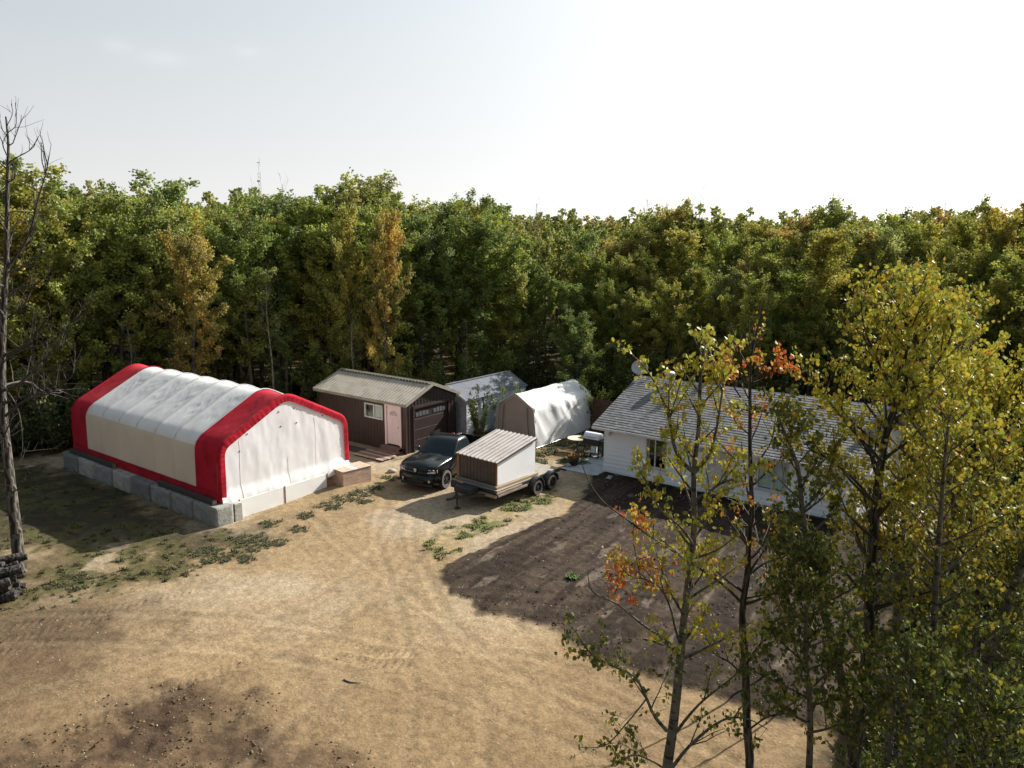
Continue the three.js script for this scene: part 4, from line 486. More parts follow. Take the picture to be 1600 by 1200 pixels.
  const bp = quadGrid(20, 8, (u, v) => { const z = lerp(-1.0, 1.0, u), y = lerp(0.34, 0.76, v), a = v * PI; return [0.10 - 0.10 * pow(sin(a), 0.5) + 0.26 * pow(abs(z), 3.4), y, z]; });
  const bump = part('front_bumper', [bp, slab(0.12, 0.34, 0.4, 0.72, -0.88, 0.88)], M.truckPaint, t); part('air_intake', [slab(0.0, 0.02, 0.40, 0.52, -0.42, 0.42)], M.dark, bump); part('chin_spoiler', [slab(0.06, 0.10, 0.27, 0.36, -0.78, 0.78)], M.black, bump); part('plate', [slab(-0.012, -0.004, 0.55, 0.70, -0.16, 0.16)], M.black, bump);
  part('tailgate', [rslab(5.21, 5.285, 0.64, 1.275, -0.83, 0.83, 0.02, 2)], M.truckPaint, t); part('bed_floor', [xf(ribSheet(-0.84, 0.84, 0, 1.85, 0.14, 0.02, 0.07), new THREE.Matrix4().makeBasis(V(0, 0, 1), V(1, 0, 0), V(0, 1, 0))).translate(3.38, 0.70, 0)], M.black, t); part('bed_front', [rslab(3.36, 3.40, 0.6, 1.26, -0.84, 0.84, 0.01)], M.black, t);
  part('rear_bumper', [rslab(5.29, 5.46, 0.46, 0.66, -0.94, 0.94, 0.03, 2)], M.black, t);
  part('antenna', [rod(V(1.45, 1.2, -0.8), V(1.62, 1.95, -0.8), 0.004, 0.002)], M.black, t);
  part('roof_lamp', [rbox(0.05, 0.03, 0.14, 0.01, 3.12, 1.86, 0)], M.redLamp, t);
}

// ---------------------------------------------------------------- flat deck trailer and the small coop that stands on it
{
  const pos = [-0.576, 0, -29.809], turn = 51 * D2R, t = thing('flatbed_trailer', 'flat deck twin axle trailer with pale wooden planks parked beside the pickup', 'trailer', pos, turn);
  for (let k = 0; k < 10; k++) part('deck_plank', [rslab(-0.22 + 0.01 * ((k * 7) % 3), 3.96 + 0.012 * ((k * 5) % 4), 0.70, 0.74, -2.32 + k * 0.252, -2.32 + k * 0.252 + 0.243, 0.006)], M.deck, t);
  part('frame_rail', [slab(-0.25, 3.98, 0.58, 0.695, -2.33, -2.28)], M.blackMetal, t); part('frame_rail', [slab(-0.25, 3.98, 0.58, 0.695, 0.16, 0.21)], M.blackMetal, t);
  for (const x of [-0.22, 0.8, 1.8, 2.8, 3.9]) part('cross_member', [slab(x - 0.03, x + 0.03, 0.58, 0.69, -2.28, 0.16)], M.blackMetal, t);
  for (const z of [-1.75, -0.35]) part('main_beam', [slab(-0.25, 3.9, 0.42, 0.58, z - 0.04, z + 0.04)], M.blackMetal, t);
  part('shade_board', [slab(-0.30, -0.25, 0.42, 0.70, -2.3, 0.18)], M.blackMetal, t);  // added black board, stands in for the shade under the deck front
  part('side_timber', [rslab(-0.25, 1.66, 0.50, 0.585, 0.212, 0.28, 0.006)], M.greyTimber, t); part('side_timber', [rslab(-0.3, 1.3, 0.62, 0.69, 0.212, 0.26, 0.006)], M.tanTimber, t);
  part('front_timber', [rslab(-0.36, -0.30, 0.46, 0.58, -0.85, 0.24, 0.006)], M.tanTimber, t);
  part('tongue', [beam(V(-0.25, 0.5, -1.85), V(-1.35, 0.5, -1.10), 0.07, 0.11), beam(V(-0.25, 0.5, -0.30), V(-1.35, 0.5, -1.04), 0.07, 0.11), slab(-1.62, -1.3, 0.46, 0.56, -1.11, -1.03)], M.blackMetal, t);
  part('coupler', [rbox(0.22, 0.12, 0.12, 0.03, -1.70, 0.53, -1.07)], M.blackMetal, t);
  const j = part('jack', [cyl(0.035, 0.035, 0.75, -1.22, 0.55, -1.07, 12), cyl(0.026, 0.026, 0.3, -1.22, 0.15, -1.07, 12)], M.blackMetal, t); part('jack_foot', [cyl(0.13, 0.14, 0.025, -1.22, 0.015, -1.07, 16)], M.blackMetal, j); part('crank', [rod(V(-1.22, 0.93, -1.07), V(-1.22, 0.93, -0.88), 0.012), rod(V(-1.22, 0.93, -0.88), V(-1.22, 0.83, -0.88), 0.012)], M.blackMetal, j);
  part('shade_box', [rslab(-0.95, -0.36, 0.56, 0.80, -1.5, -0.65, 0.02)], M.blackMetal, t);  // added black box, fills in the dark below the coop front
  for (const x of [2.2, 3.22]) { for (const s of [1, -1]) { const z = s > 0 ? 0.33 : -2.44; wheel(0.33, 0.2, 6, M.blackMetal, t, x, z, s); part('fender', [quadGrid(18, 1, (u, v) => { const a = lerp(-0.12, PI + 0.12, u); return [x + 0.42 * cos(a), 0.36 + 0.44 * sin(a), z + (v - 0.5) * 0.26]; }), quadGrid(18, 1, (u, v) => { const a = lerp(-0.12, PI + 0.12, u); return [x + lerp(0.42, 0.37, v) * cos(a), 0.36 + lerp(0.44, 0.39, v) * sin(a), z + s * 0.13]; })], M.blackMetal, t); } part('axle', [rod(V(x, 0.33, -2.4), V(x, 0.33, 0.3), 0.04)], M.blackMetal, t); }
  for (const z of [-1.9, -0.15]) { const rp = part('ramp', [beam(V(3.98, 0.70, z - 0.2), V(4.75, 0.42, z - 0.2), 0.05, 0.08), beam(V(3.98, 0.70, z + 0.2), V(4.75, 0.42, z + 0.2), 0.05, 0.08)], M.blackMetal, t); for (let k = 0; k < 5; k++) part('rung', [box(0.05, 0.04, 0.38, 4.06 + k * 0.15, 0.675 - k * 0.0545, z)], M.blackMetal, rp); }
  part('tail_frame', [slab(3.98, 4.05, 0.56, 0.70, -2.33, 0.21)], M.blackMetal, t); for (const z of [-2.2, 0.08]) part('tail_lamp', [slab(4.051, 4.075, 0.59, 0.67, z - 0.07, z + 0.07)], M.redLamp, t);

  const c = thing('animal_coop', 'small lean-to coop with white side and ribbed roof standing on the trailer', 'coop', [pos[0], 0.745, pos[2]], 49.6 * D2R);
  const L = 2.44, W = 2.21, B = 0.115, HL = 1.10, HH = 1.62;   // heights above the trailer deck, low front, high back
  const prof = (z, th) => { const s = new THREE.Shape([[0.03, B], [L, B], [L, HH], [0.03, HL]].map(([a, b]) => new THREE.Vector2(a, b))); return new THREE.ExtrudeGeometry(s, { depth: th, bevelEnabled: false }).translate(0, 0, z); };
  part('side_panel', [prof(-0.03, 0.025)], M.coopWhite, c); part('side_panel', [prof(-W + 0.005, 0.025)], M.coopWhite, c);
  part('front_panel', [onX(ribSheet(-W + 0.09, -0.10, B, HL, 0.19, 0.018, 0.035), 0.03, -1)], M.coopBrown, c); part('rear_panel', [onX(ribSheet(-W + 0.05, -0.05, B, HH, 0.19, 0.018, 0.035), L - 0.01, 1)], M.coopBrown, c);
  for (const [x, z, h] of [[0.04, -W + 0.05, HL], [0.04, -0.055, HL], [L - 0.06, -W + 0.06, HH], [L - 0.06, -0.06, HH]]) part('corner_post', [slab(x - 0.045, x + 0.045, B, h - 0.01, z - 0.045, z + 0.045)], M.orangeTimber, c);
  part('corner_board', [slab(-0.025, -0.004, B, HL - 0.01, -W - 0.02, -W + 0.085)], M.orangeTimber, c); part('corner_board', [slab(-0.025, -0.004, B, HL - 0.01, -0.095, -0.03)], M.rust, c);
  const sl = Math.atan2(HH - HL, L), g = ribSheet(-W - 0.05, 0.06, 0, L / cos(sl) + 0.13, 0.228, 0.03, 0.05, -0.02); part('roof_sheet', [xf(g, new THREE.Matrix4().makeBasis(V(0, 0, 1), V(cos(sl), sin(sl), 0), V(-sin(sl), cos(sl), 0))).translate(-0.08, HL + 0.0, 0)], M.coopRoof, c);
  part('roof_trim', [beam(V(-0.08, HL - 0.035, 0.045), V(L + 0.05, HH - 0.025, 0.045), 0.03, 0.06)], M.coopBrown, c); part('roof_trim', [slab(-0.075, -0.05, HL - 0.06, HL - 0.005, -W - 0.04, 0.04)], M.coopBrown, c);
  part('skid', [rslab(-0.12, 2.56, 0.002, 0.105, 0.0, 0.09, 0.008)], M.tanTimber, c); part('skid', [rslab(-0.12, 2.56, 0.002, 0.105, -W - 0.06, -W + 0.03, 0.008)], M.tanTimber, c);
  part('base_beam', [rslab(-0.11, -0.02, 0.005, 0.112, -W + 0.035, -0.005, 0.008)], M.greyTimber, c); part('floor', [slab(0.05, L - 0.02, 0.106, 0.114, -W + 0.04, -0.035)], M.greyTimber, c);
}

// ---------------------------------------------------------------- small things by the house
{
  const b = thing('barbecue', 'black barbecue grill with pale grey lid on the pad left of the house', 'barbecue', [4.05, 0.03, -37.0], -0.64);
  part('firebox', [rbox(0.95, 0.30, 0.5, 0.04, 0, 0.80, 0)], M.black, b); const lid = part('lid', [quadGrid(14, 10, (u, v) => { const a = v * PI; return [lerp(-0.42, 0.42, u), 0.95 + 0.30 * sin(a), -0.26 * cos(a)]; }), extrude(Array.from({ length: 13 }, (_, k) => [-0.26 * cos(k / 12 * PI), 0.95 + 0.3 * sin(k / 12 * PI)]), 0.01).rotateY(PI / 2).translate(0.42, 0, 0), extrude(Array.from({ length: 13 }, (_, k) => [-0.26 * cos(k / 12 * PI), 0.95 + 0.3 * sin(k / 12 * PI)]), 0.01).rotateY(PI / 2).translate(-0.43, 0, 0)], std([0.72, 0.73, 0.75], 0.5, { side: THREE.DoubleSide }), b); part('handle', [rod(V(-0.25, 1.06, 0.30), V(0.25, 1.06, 0.30), 0.015)], M.steel, lid);
  for (const x of [-0.4, 0.4]) for (const z of [-0.2, 0.2]) part('leg', [slab(x - 0.025, x + 0.025, 0, 0.66, z - 0.025, z + 0.025)], M.black, b); part('shelf', [slab(-0.42, 0.42, 0.2, 0.23, -0.22, 0.22)], M.black, b); for (const s of [-1, 1]) part('side_shelf', [rslab(s > 0 ? 0.48 : -0.78, s > 0 ? 0.78 : -0.48, 0.88, 0.92, -0.22, 0.22, 0.01)], M.black, b);
  part('gas_bottle', [cyl(0.15, 0.15, 0.35, 0.05, 0.41, 0, 18)], M.lid, b);
  const tb = thing('round_table', 'small round tan garden table beside the barbecue', 'table', [3.35, 0, -38.2]); part('table_top', [cyl(0.5, 0.5, 0.035, 0, 0.66, 0, 28)], M.tan, tb); part('pedestal', [cyl(0.03, 0.04, 0.62, 0, 0.33, 0, 12)], M.black, tb); for (const a of [0, 2.09, 4.19]) part('leg', [rod(V(0, 0.12, 0), V(0.32 * cos(a), 0.015, 0.32 * sin(a)), 0.018)], M.black, tb);
  const r = rng(77);
  const pt = thing('flower_pot', 'dark planter pot with dry orange brown plant at the pad corner', 'planter', [2.96, 0.02, -35.5]); part('pot', [new THREE.LatheGeometry([[0, 0], [0.17, 0], [0.25, 0.30], [0.27, 0.30], [0.27, 0.35], [0.24, 0.35], [0.22, 0.30], [0, 0.30]].map((q) => new THREE.Vector2(...q)), 20)], M.dark, pt);
  const lf = []; for (let k = 0; k < 160; k++) { const a = r() * 6.28, q = sqrt(r()) * 0.28, h = 0.32 + r() * 0.32 * (1 - q); const p = new THREE.PlaneGeometry(0.07, 0.11); p.rotateX(r() * 3); p.rotateY(r() * 6.28); lf.push(p.translate(q * cos(a), h, q * sin(a))); } part('foliage', lf, std([0.22, 0.09, 0.03], 0.9, { side: THREE.DoubleSide }), pt);
  const rock = (x, d, s, l) => { const g = new THREE.IcosahedronGeometry(s, 3), p = g.attributes.position; for (let i = 0; i < p.count; i++) { const v = V(p.getX(i), p.getY(i), p.getZ(i)), k = 0.75 + 0.5 * fbm(v.x * 3 / s * 0.5 + x, v.y * 1.5 / s + v.z * 1.2 / s + d, 3); p.setXYZ(i, v.x * k * 1.25, v.y * k * 0.75, v.z * k); } const o = part('stone', [toCreasedNormals(g, 0.9)], M.stone, null); o.position.set(x, s * 0.3, -d); tag(o, l, 'stone'); };
  rock(2.68, 35.35, 0.17, 'pale grey stone beside the planter pot at the pad corner'); rock(3.22, 36.0, 0.12, 'small pale stone behind the planter pot'); rock(-5.55, 34.35, 0.16, 'tan stone between the shed steps and the pickup'); rock(-4.9, 33.9, 0.11, 'small tan stone by the front of the pickup');
  // far radio mast above the trees
  const m = thing('radio_mast', 'thin lattice radio mast rising far behind the left trees', 'mast', [-63.5, 0, -199]), H = 29, w = 0.35; const legs = []; for (let k = 0; k < 3; k++) { const a = k * 2.094; legs.push(rod(V(w * cos(a), 0, w * sin(a)), V(w * cos(a), H - 3, w * sin(a)), 0.035, 0.035, 5)); part('leg', [legs[k]], M.galv, m); }
  const br = []; for (let y = 12; y < H - 3.5; y += 0.9) for (let k = 0; k < 3; k++) { const a = k * 2.094, b2 = a + 2.094; br.push(rod(V(w * cos(a), y, w * sin(a)), V(w * cos(b2), y + 0.9, w * sin(b2)), 0.02, 0.02, 4)); } part('bracing', br, M.galv, m);
  part('antenna', [rod(V(0, H - 3, 0), V(0, H - 0.4, 0), 0.04), rod(V(-0.4, H - 0.5, 0), V(0.4, H - 0.5, 0), 0.07), rod(V(0.3, H - 1.5, 0), V(0.3, H + 0.6, 0), 0.03)], M.galv, m); part('dish', [cyl(0.5, 0.5, 0.3, 0, H - 5, 0.3, 16).rotateX(0)], M.galv, m);
}
// ---------------------------------------------------------------- trees: wood and leaves
const barkTex = tex(256, (u, v) => { const d = tnoise(u * 6, v * 32, 32), s = smooth(0.72, 0.80, tnoise(u * 4 + 0.5, v * 48, 48)); return clamp(0.72 + 0.25 * tfbm(u, v, 6, 4) - 0.35 * s - 0.15 * d); }, true);
const roughBark = tex(256, (u, v) => { const w = tfbm(u, v, 4, 3), r = tnoise(u * 24 + 4 * w, v * 5, 24); return clamp(0.35 + 0.65 * smooth(0.2, 0.75, r) * (0.7 + 0.5 * tfbm(u, v, 16, 3))); }, true);
M.aspenBark = std([0.17, 0.155, 0.115], 0.9, { map: barkTex, bumpMap: barkTex, bumpScale: 0.006 });
M.darkBark = std([0.10, 0.085, 0.065], 0.95, { map: roughBark, bumpMap: roughBark, bumpScale: 0.02 });
M.deadBark = std([0.125, 0.105, 0.085], 0.95, { map: roughBark, bumpMap: roughBark, bumpScale: 0.03 });
M.paleBark = std([0.28, 0.26, 0.21], 0.9, { map: barkTex }); M.twig = std([0.13, 0.105, 0.08], 0.9); M.deadTwig = std([0.36, 0.32, 0.27], 0.9);
const leafMat = (rgb, tr = 0.4, rough = 0.75) => phys(rgb, rough, { vertexColors: true, side: THREE.DoubleSide, transmission: tr, thickness: 0, specularIntensity: 0.45 });

class Wood {
  constructor() { this.p = []; this.n = []; this.uv = []; this.i = []; }
  tube(pts, r0, r1, seg = 6, pw = 1) {
    const base = this.p.length / 3, m = pts.length; let nx = V(1, 0, 0), L = 0;
    for (let k = 0; k < m; k++) {
      const d = pts[min(m - 1, k + 1)].clone().sub(pts[max(0, k - 1)]).normalize(); if (k) L += pts[k].distanceTo(pts[k - 1]);
      nx = nx.clone().sub(d.clone().multiplyScalar(nx.dot(d))); if (nx.lengthSq() < 1e-4) nx = V(0, 0, 1).sub(d.clone().multiplyScalar(d.z)); nx.normalize(); const b = d.clone().cross(nx), r = lerp(r0, r1, pow(k / (m - 1), pw));
      for (let s = 0; s <= seg; s++) { const a = s / seg * 2 * PI, ca = cos(a), sa = sin(a), x = nx.x * ca + b.x * sa, y = nx.y * ca + b.y * sa, z = nx.z * ca + b.z * sa; this.p.push(pts[k].x + x * r, pts[k].y + y * r, pts[k].z + z * r); this.n.push(x, y, z); this.uv.push(s / seg, L * 0.7); }
    }
    for (let k = 0; k < m - 1; k++) for (let s = 0; s < seg; s++) { const a = base + k * (seg + 1) + s, b = a + seg + 1; this.i.push(a, a + 1, b + 1, a, b + 1, b); }
    return this;
  }
  geometry() { const g = new THREE.BufferGeometry(); g.setAttribute('position', new THREE.Float32BufferAttribute(this.p, 3)); g.setAttribute('normal', new THREE.Float32BufferAttribute(this.n, 3)); g.setAttribute('uv', new THREE.Float32BufferAttribute(this.uv, 2)); g.setIndex(this.i); return g; }
}
const OUT = { big: [[0, -0.05, 0], [0.30, 0.02, 0.05], [0.47, 0.32, 0.10], [0.36, 0.66, 0.07], [0, 1, -0.05], [-0.36, 0.66, 0.07], [-0.47, 0.32, 0.10], [-0.30, 0.02, 0.05]], small: [[0, 0, 0], [0.5, 0.5, 0.12], [0, 1, 0], [-0.5, 0.5, 0.12]] };
class Leaves {
  constructor(kind) { this.o = OUT[kind]; this.p = []; this.c = []; this.i = []; this.count = 0; this.t = new THREE.Matrix4(); this.e = new THREE.Euler(); }
  add(pos, size, color, r, hang = 0.5) {
    this.e.set((r() - 0.5) * 2.4 + (r() < hang ? PI : 0) * 0.9, r() * 2 * PI, (r() - 0.5) * 2.2); const m = this.t.makeRotationFromEuler(this.e).elements, base = this.p.length / 3;
    for (const [x0, y0, z0] of this.o) { const x = x0 * size, y = y0 * size, z = z0 * size; this.p.push(pos.x + m[0] * x + m[4] * y + m[8] * z, pos.y + m[1] * x + m[5] * y + m[9] * z, pos.z + m[2] * x + m[6] * y + m[10] * z); this.c.push(color[0], color[1], color[2]); }
    const n = this.o.length; if (n === 4) this.i.push(base, base + 1, base + 2, base, base + 2, base + 3); else for (let k = 1; k < n - 1; k++) this.i.push(base, base + k, base + k + 1); this.count++;
  }
  geometry() { const g = new THREE.BufferGeometry(); g.setAttribute('position', new THREE.Float32BufferAttribute(this.p, 3)); g.setAttribute('color', new THREE.Float32BufferAttribute(this.c, 3)); g.setIndex(this.i); g.computeVertexNormals(); return g; }
}
const spline = (pts, n) => new THREE.CatmullRomCurve3(pts, false, 'centripetal').getPoints(n);
function wander(start, dir, len, n, r, up = 0.25, wob = 0.18) { const pts = [start.clone()], d = dir.clone().normalize(); for (let k = 0; k < n; k++) { d.add(V((r() - 0.5) * wob, (r() - 0.5) * wob + up / n, (r() - 0.5) * wob)).normalize(); pts.push(pts[k].clone().addScaledVector(d, len / n)); } return pts; }
// side twigs with leaves along a limb
function dress(c, pts, len, r, from = 0.25) {
  const n = max(1, Math.round(len * c.twigs)), m = pts.length - 1;
  for (let k = 0; k < n; k++) {
    const t = from + (1 - from) * (k + r()) / n, i = min(m - 1, floor(t * m)), f = t * m - i, p = pts[i].clone().lerp(pts[i + 1], f), d = pts[i + 1].clone().sub(pts[i]).normalize();
    const side = V(r() - 0.5, r() - 0.5, r() - 0.5).normalize(), tl = c.twigLen * (0.5 + r()) * (1 - 0.35 * t), q = wander(p, d.multiplyScalar(0.7).add(side.multiplyScalar(0.9)).add(V(0, 0.25, 0)), tl, 3, r, 0.15, 0.4);
    if (c.twigR) c.wood.tube(q, c.twigR, c.twigR * 0.4, 3);
    if (c.leafSize) for (let a = 0, N = Math.round(c.perTwig * (0.6 + 0.8 * r())); a < N; a++) { if (c.bare && r() < c.bare(p)) continue; const s = 0.25 + 0.75 * r(), j = min(2, floor(s * 3)), w = q[j].clone().lerp(q[j + 1], s * 3 - j); w.x += (r() - 0.5) * c.spread; w.y += (r() - 0.5) * c.spread; w.z += (r() - 0.5) * c.spread; c.leaves.add(w, c.leafSize * (0.65 + 0.6 * r()), c.color(w, r), r, c.hang ?? 0.5); }
  }
}
function limbs(c, trunk, r) {   // branches spread along a trunk
  const m = trunk.length - 1;
  for (let k = 0; k < c.n; k++) {
    const u = (k + 0.3 + 0.6 * r()) / c.n, t = lerp(c.from, c.to, u), i = min(m - 1, floor(t * m)), f = t * m - i, p = trunk[i].clone().lerp(trunk[i + 1], f), td = trunk[i + 1].clone().sub(trunk[i]).normalize(), az = k * 2.399 + r() * 0.9 + (c.az0 ?? 0), L = c.len(u) * (0.7 + 0.6 * r()), rise = lerp(c.rise[0], c.rise[1], u), dir = V(cos(az), 0, sin(az)).multiplyScalar(cos(rise)).addScaledVector(td, sin(rise));
    const pts = wander(p, dir, L, 7, r, c.up ?? 0.3, c.wob ?? 0.2); c.wood.tube(pts, c.r(t) * 0.5, 0.006 * (c.thick ?? 1), c.seg ?? 5, 0.8); dress(c, pts, L, r);
    for (let q = 0, N = Math.round(L * (c.subs ?? 0)); q < N; q++) { const j = 1 + floor(r() * 5), s = V(r() - 0.5, r() * 0.6, r() - 0.5).normalize(), sp = wander(pts[j], pts[j + 1].clone().sub(pts[j]).normalize().add(s), L * (0.3 + 0.35 * r()), 5, r, 0.2, 0.3); c.wood.tube(sp, c.r(t) * 0.22, 0.004, 4); dress(c, sp, L * 0.5, r, 0.15); }
  }
}
const pal = (list) => (w, r) => { let q = r(), k = 0; while (k < list.length - 1 && q > list[k][0]) { q -= list[k][0]; k++; } const b = 0.75 + 0.5 * r(); return [list[k][1] * b, list[k][2] * b, list[k][3] * b]; };

// ---------------------------------------------------------------- forest: prototypes, then every tree of the edge
const protos = [], shrubs = [];
for (let v = 0; v < 11; v++) {
  const r = rng(100 + v), H = 12, wood = new Wood(), leaves = new Leaves('small'), narrow = v % 3 === 0 ? 0.8 : v % 3 === 1 ? 1 : 1.2, low = [0.13, 0.27, 0.20, 0.34][v % 4];
  const trunk = spline([V(0, -0.2, 0), V((r() - 0.5) * 0.4, H * 0.35, (r() - 0.5) * 0.4), V((r() - 0.5) * 0.8, H * 0.7, (r() - 0.5) * 0.8), V((r() - 0.5) * 1, H * 0.985, (r() - 0.5) * 1)], 16);
  wood.tube(trunk, 0.12, 0.015, 7, 0.9);
  const tone = (w, q) => { const b = 0.5 + 0.75 * q(), y = q(), cl = 0.6 + 0.7 * vnoise(w.x * 1.5 + v * 9, w.y * 1.3 + w.z * 1.1), yl = smooth(0.5, 0.8, vnoise(w.x * 0.9 + v * 5 + 40, w.y * 0.7 + w.z * 0.8)); return [b * cl * (1 + 0.3 * y * y + 0.35 * yl), b * cl * (1 + 0.08 * yl), b * cl * (0.8 + 0.3 * q())]; };
  limbs({ wood, leaves, n: 42, from: low, to: 0.99, len: (u) => narrow * lerp(2.35, 1.05, pow(u, 2.2)) * (0.6 + 0.4 * sin(min(1, u * 3) * PI / 2)) * (0.55 + 1.0 * r()), rise: [0.35, 0.95], up: 0.5, r: (t) => 0.10 * (1.1 - t), seg: 4, twigs: 6.2, twigLen: 0.60, twigR: 0, perTwig: 28, leafSize: 0.122, spread: 0.30, color: tone, hang: 0.4 }, trunk, r);
  dress({ wood, leaves, twigs: 9, twigLen: 0.6, twigR: 0, perTwig: 26, leafSize: 0.12, spread: 0.34, color: tone }, trunk.slice(8), H * 0.5, r, 0.1);
  protos.push({ wood: wood.geometry(), leaves: leaves.geometry(), count: leaves.count });
}
for (let v = 0; v < 4; v++) {
  const r = rng(300 + v), wood = new Wood(), leaves = new Leaves('small');
  const tone = (w, q) => { const b = 0.6 + 0.7 * q(); return [b * (1 + 0.3 * q()), b, b]; };
  for (let k = 0; k < 9; k++) { const a = k * 2.4 + r(), pts = wander(V(0.15 * cos(a), -0.1, 0.15 * sin(a)), V(cos(a) * (0.35 + 0.4 * r()), 1, sin(a) * (0.35 + 0.4 * r())), 2.2 + 0.9 * r(), 8, r, 0.1, 0.25); wood.tube(pts, 0.022, 0.005, 4); dress({ wood, leaves, twigs: 8, twigLen: 0.45, twigR: 0, perTwig: 13, leafSize: 0.12, spread: 0.26, color: tone }, pts, 2.6, r, 0.12); }
  shrubs.push({ wood: wood.geometry(), leaves: leaves.geometry() });
}
const FOLIAGE = {
  green: leafMat([0.255, 0.325, 0.06], 0.55), deep: leafMat([0.18, 0.26, 0.054], 0.55), olive: leafMat([0.29, 0.33, 0.062], 0.56), shade: leafMat([0.085, 0.11, 0.03], 0.45), gold: leafMat([0.36, 0.335, 0.085], 0.56), rust: leafMat([0.36, 0.285, 0.085], 0.56), pale: leafMat([0.33, 0.38, 0.11], 0.56), grey: leafMat([0.24, 0.27, 0.115], 0.5), red: leafMat([0.29, 0.20, 0.095], 0.56),  // shade: leaf colour darkened to paint in the gloom at the forest foot
};
const FWORD = { shade: 'dark', green: 'green', deep: 'dark green', olive: 'yellowish green', gold: 'golden yellow', rust: 'orange brown', pale: 'pale green', grey: 'grey green', red: 'reddish' };
const EDGE = [[-36, 34], [-25, 37], [-22.8, 38.4], [-18.6, 43.4], [-10, 47], [-4, 50], [2.5, 52], [8, 48.5], [13, 43.6], [18.5, 40.4], [25, 37.5], [33, 34], [42, 30]];
const EL = [0]; for (let i = 1; i < EDGE.length; i++) EL.push(EL[i - 1] + hypot(EDGE[i][0] - EDGE[i - 1][0], EDGE[i][1] - EDGE[i - 1][1]));
function edgeAt(s, off) { let k = 0; while (k < EDGE.length - 2 && EL[k + 1] < s) k++; const t = (s - EL[k]) / (EL[k + 1] - EL[k]), dx = EDGE[k + 1][0] - EDGE[k][0], dd = EDGE[k + 1][1] - EDGE[k][1], l = hypot(dx, dd); return [lerp(EDGE[k][0], EDGE[k + 1][0], t) - dd / l * off, lerp(EDGE[k][1], EDGE[k + 1][1], t) + dx / l * off]; }
const zoneOf = (x) => x < -19 ? 'at the far left beside the dead tree' : x < -9 ? 'behind the fabric building' : x < -1 ? 'behind the brown shed' : x < 6.5 ? 'behind the tarp shelter' : x < 19 ? 'behind the white house' : 'right of the white house';
function forestTree(v, col, x, d, h, turn, wide = 1, dep = '') {
  const t = thing('aspen_tree', `${FWORD[col]} aspen of the forest ${zoneOf(x)}${dep}`, 'tree', [x, groundY(x, -d), -d], turn, `${FWORD[col]} aspens ${zoneOf(x)}${dep}`);
  t.scale.set(h / 12 * wide, h / 12, h / 12 * wide); t.rotation.set(0.05 * sin(x * 7 + d * 3), turn, 0.05 * sin(x * 5 - d * 4));
  const a = new THREE.Mesh(protos[v].wood, M.aspenBark); a.name = 'trunk'; const b = new THREE.Mesh(protos[v].leaves, FOLIAGE[col]); b.name = 'crown'; t.add(a, b); return t;
}
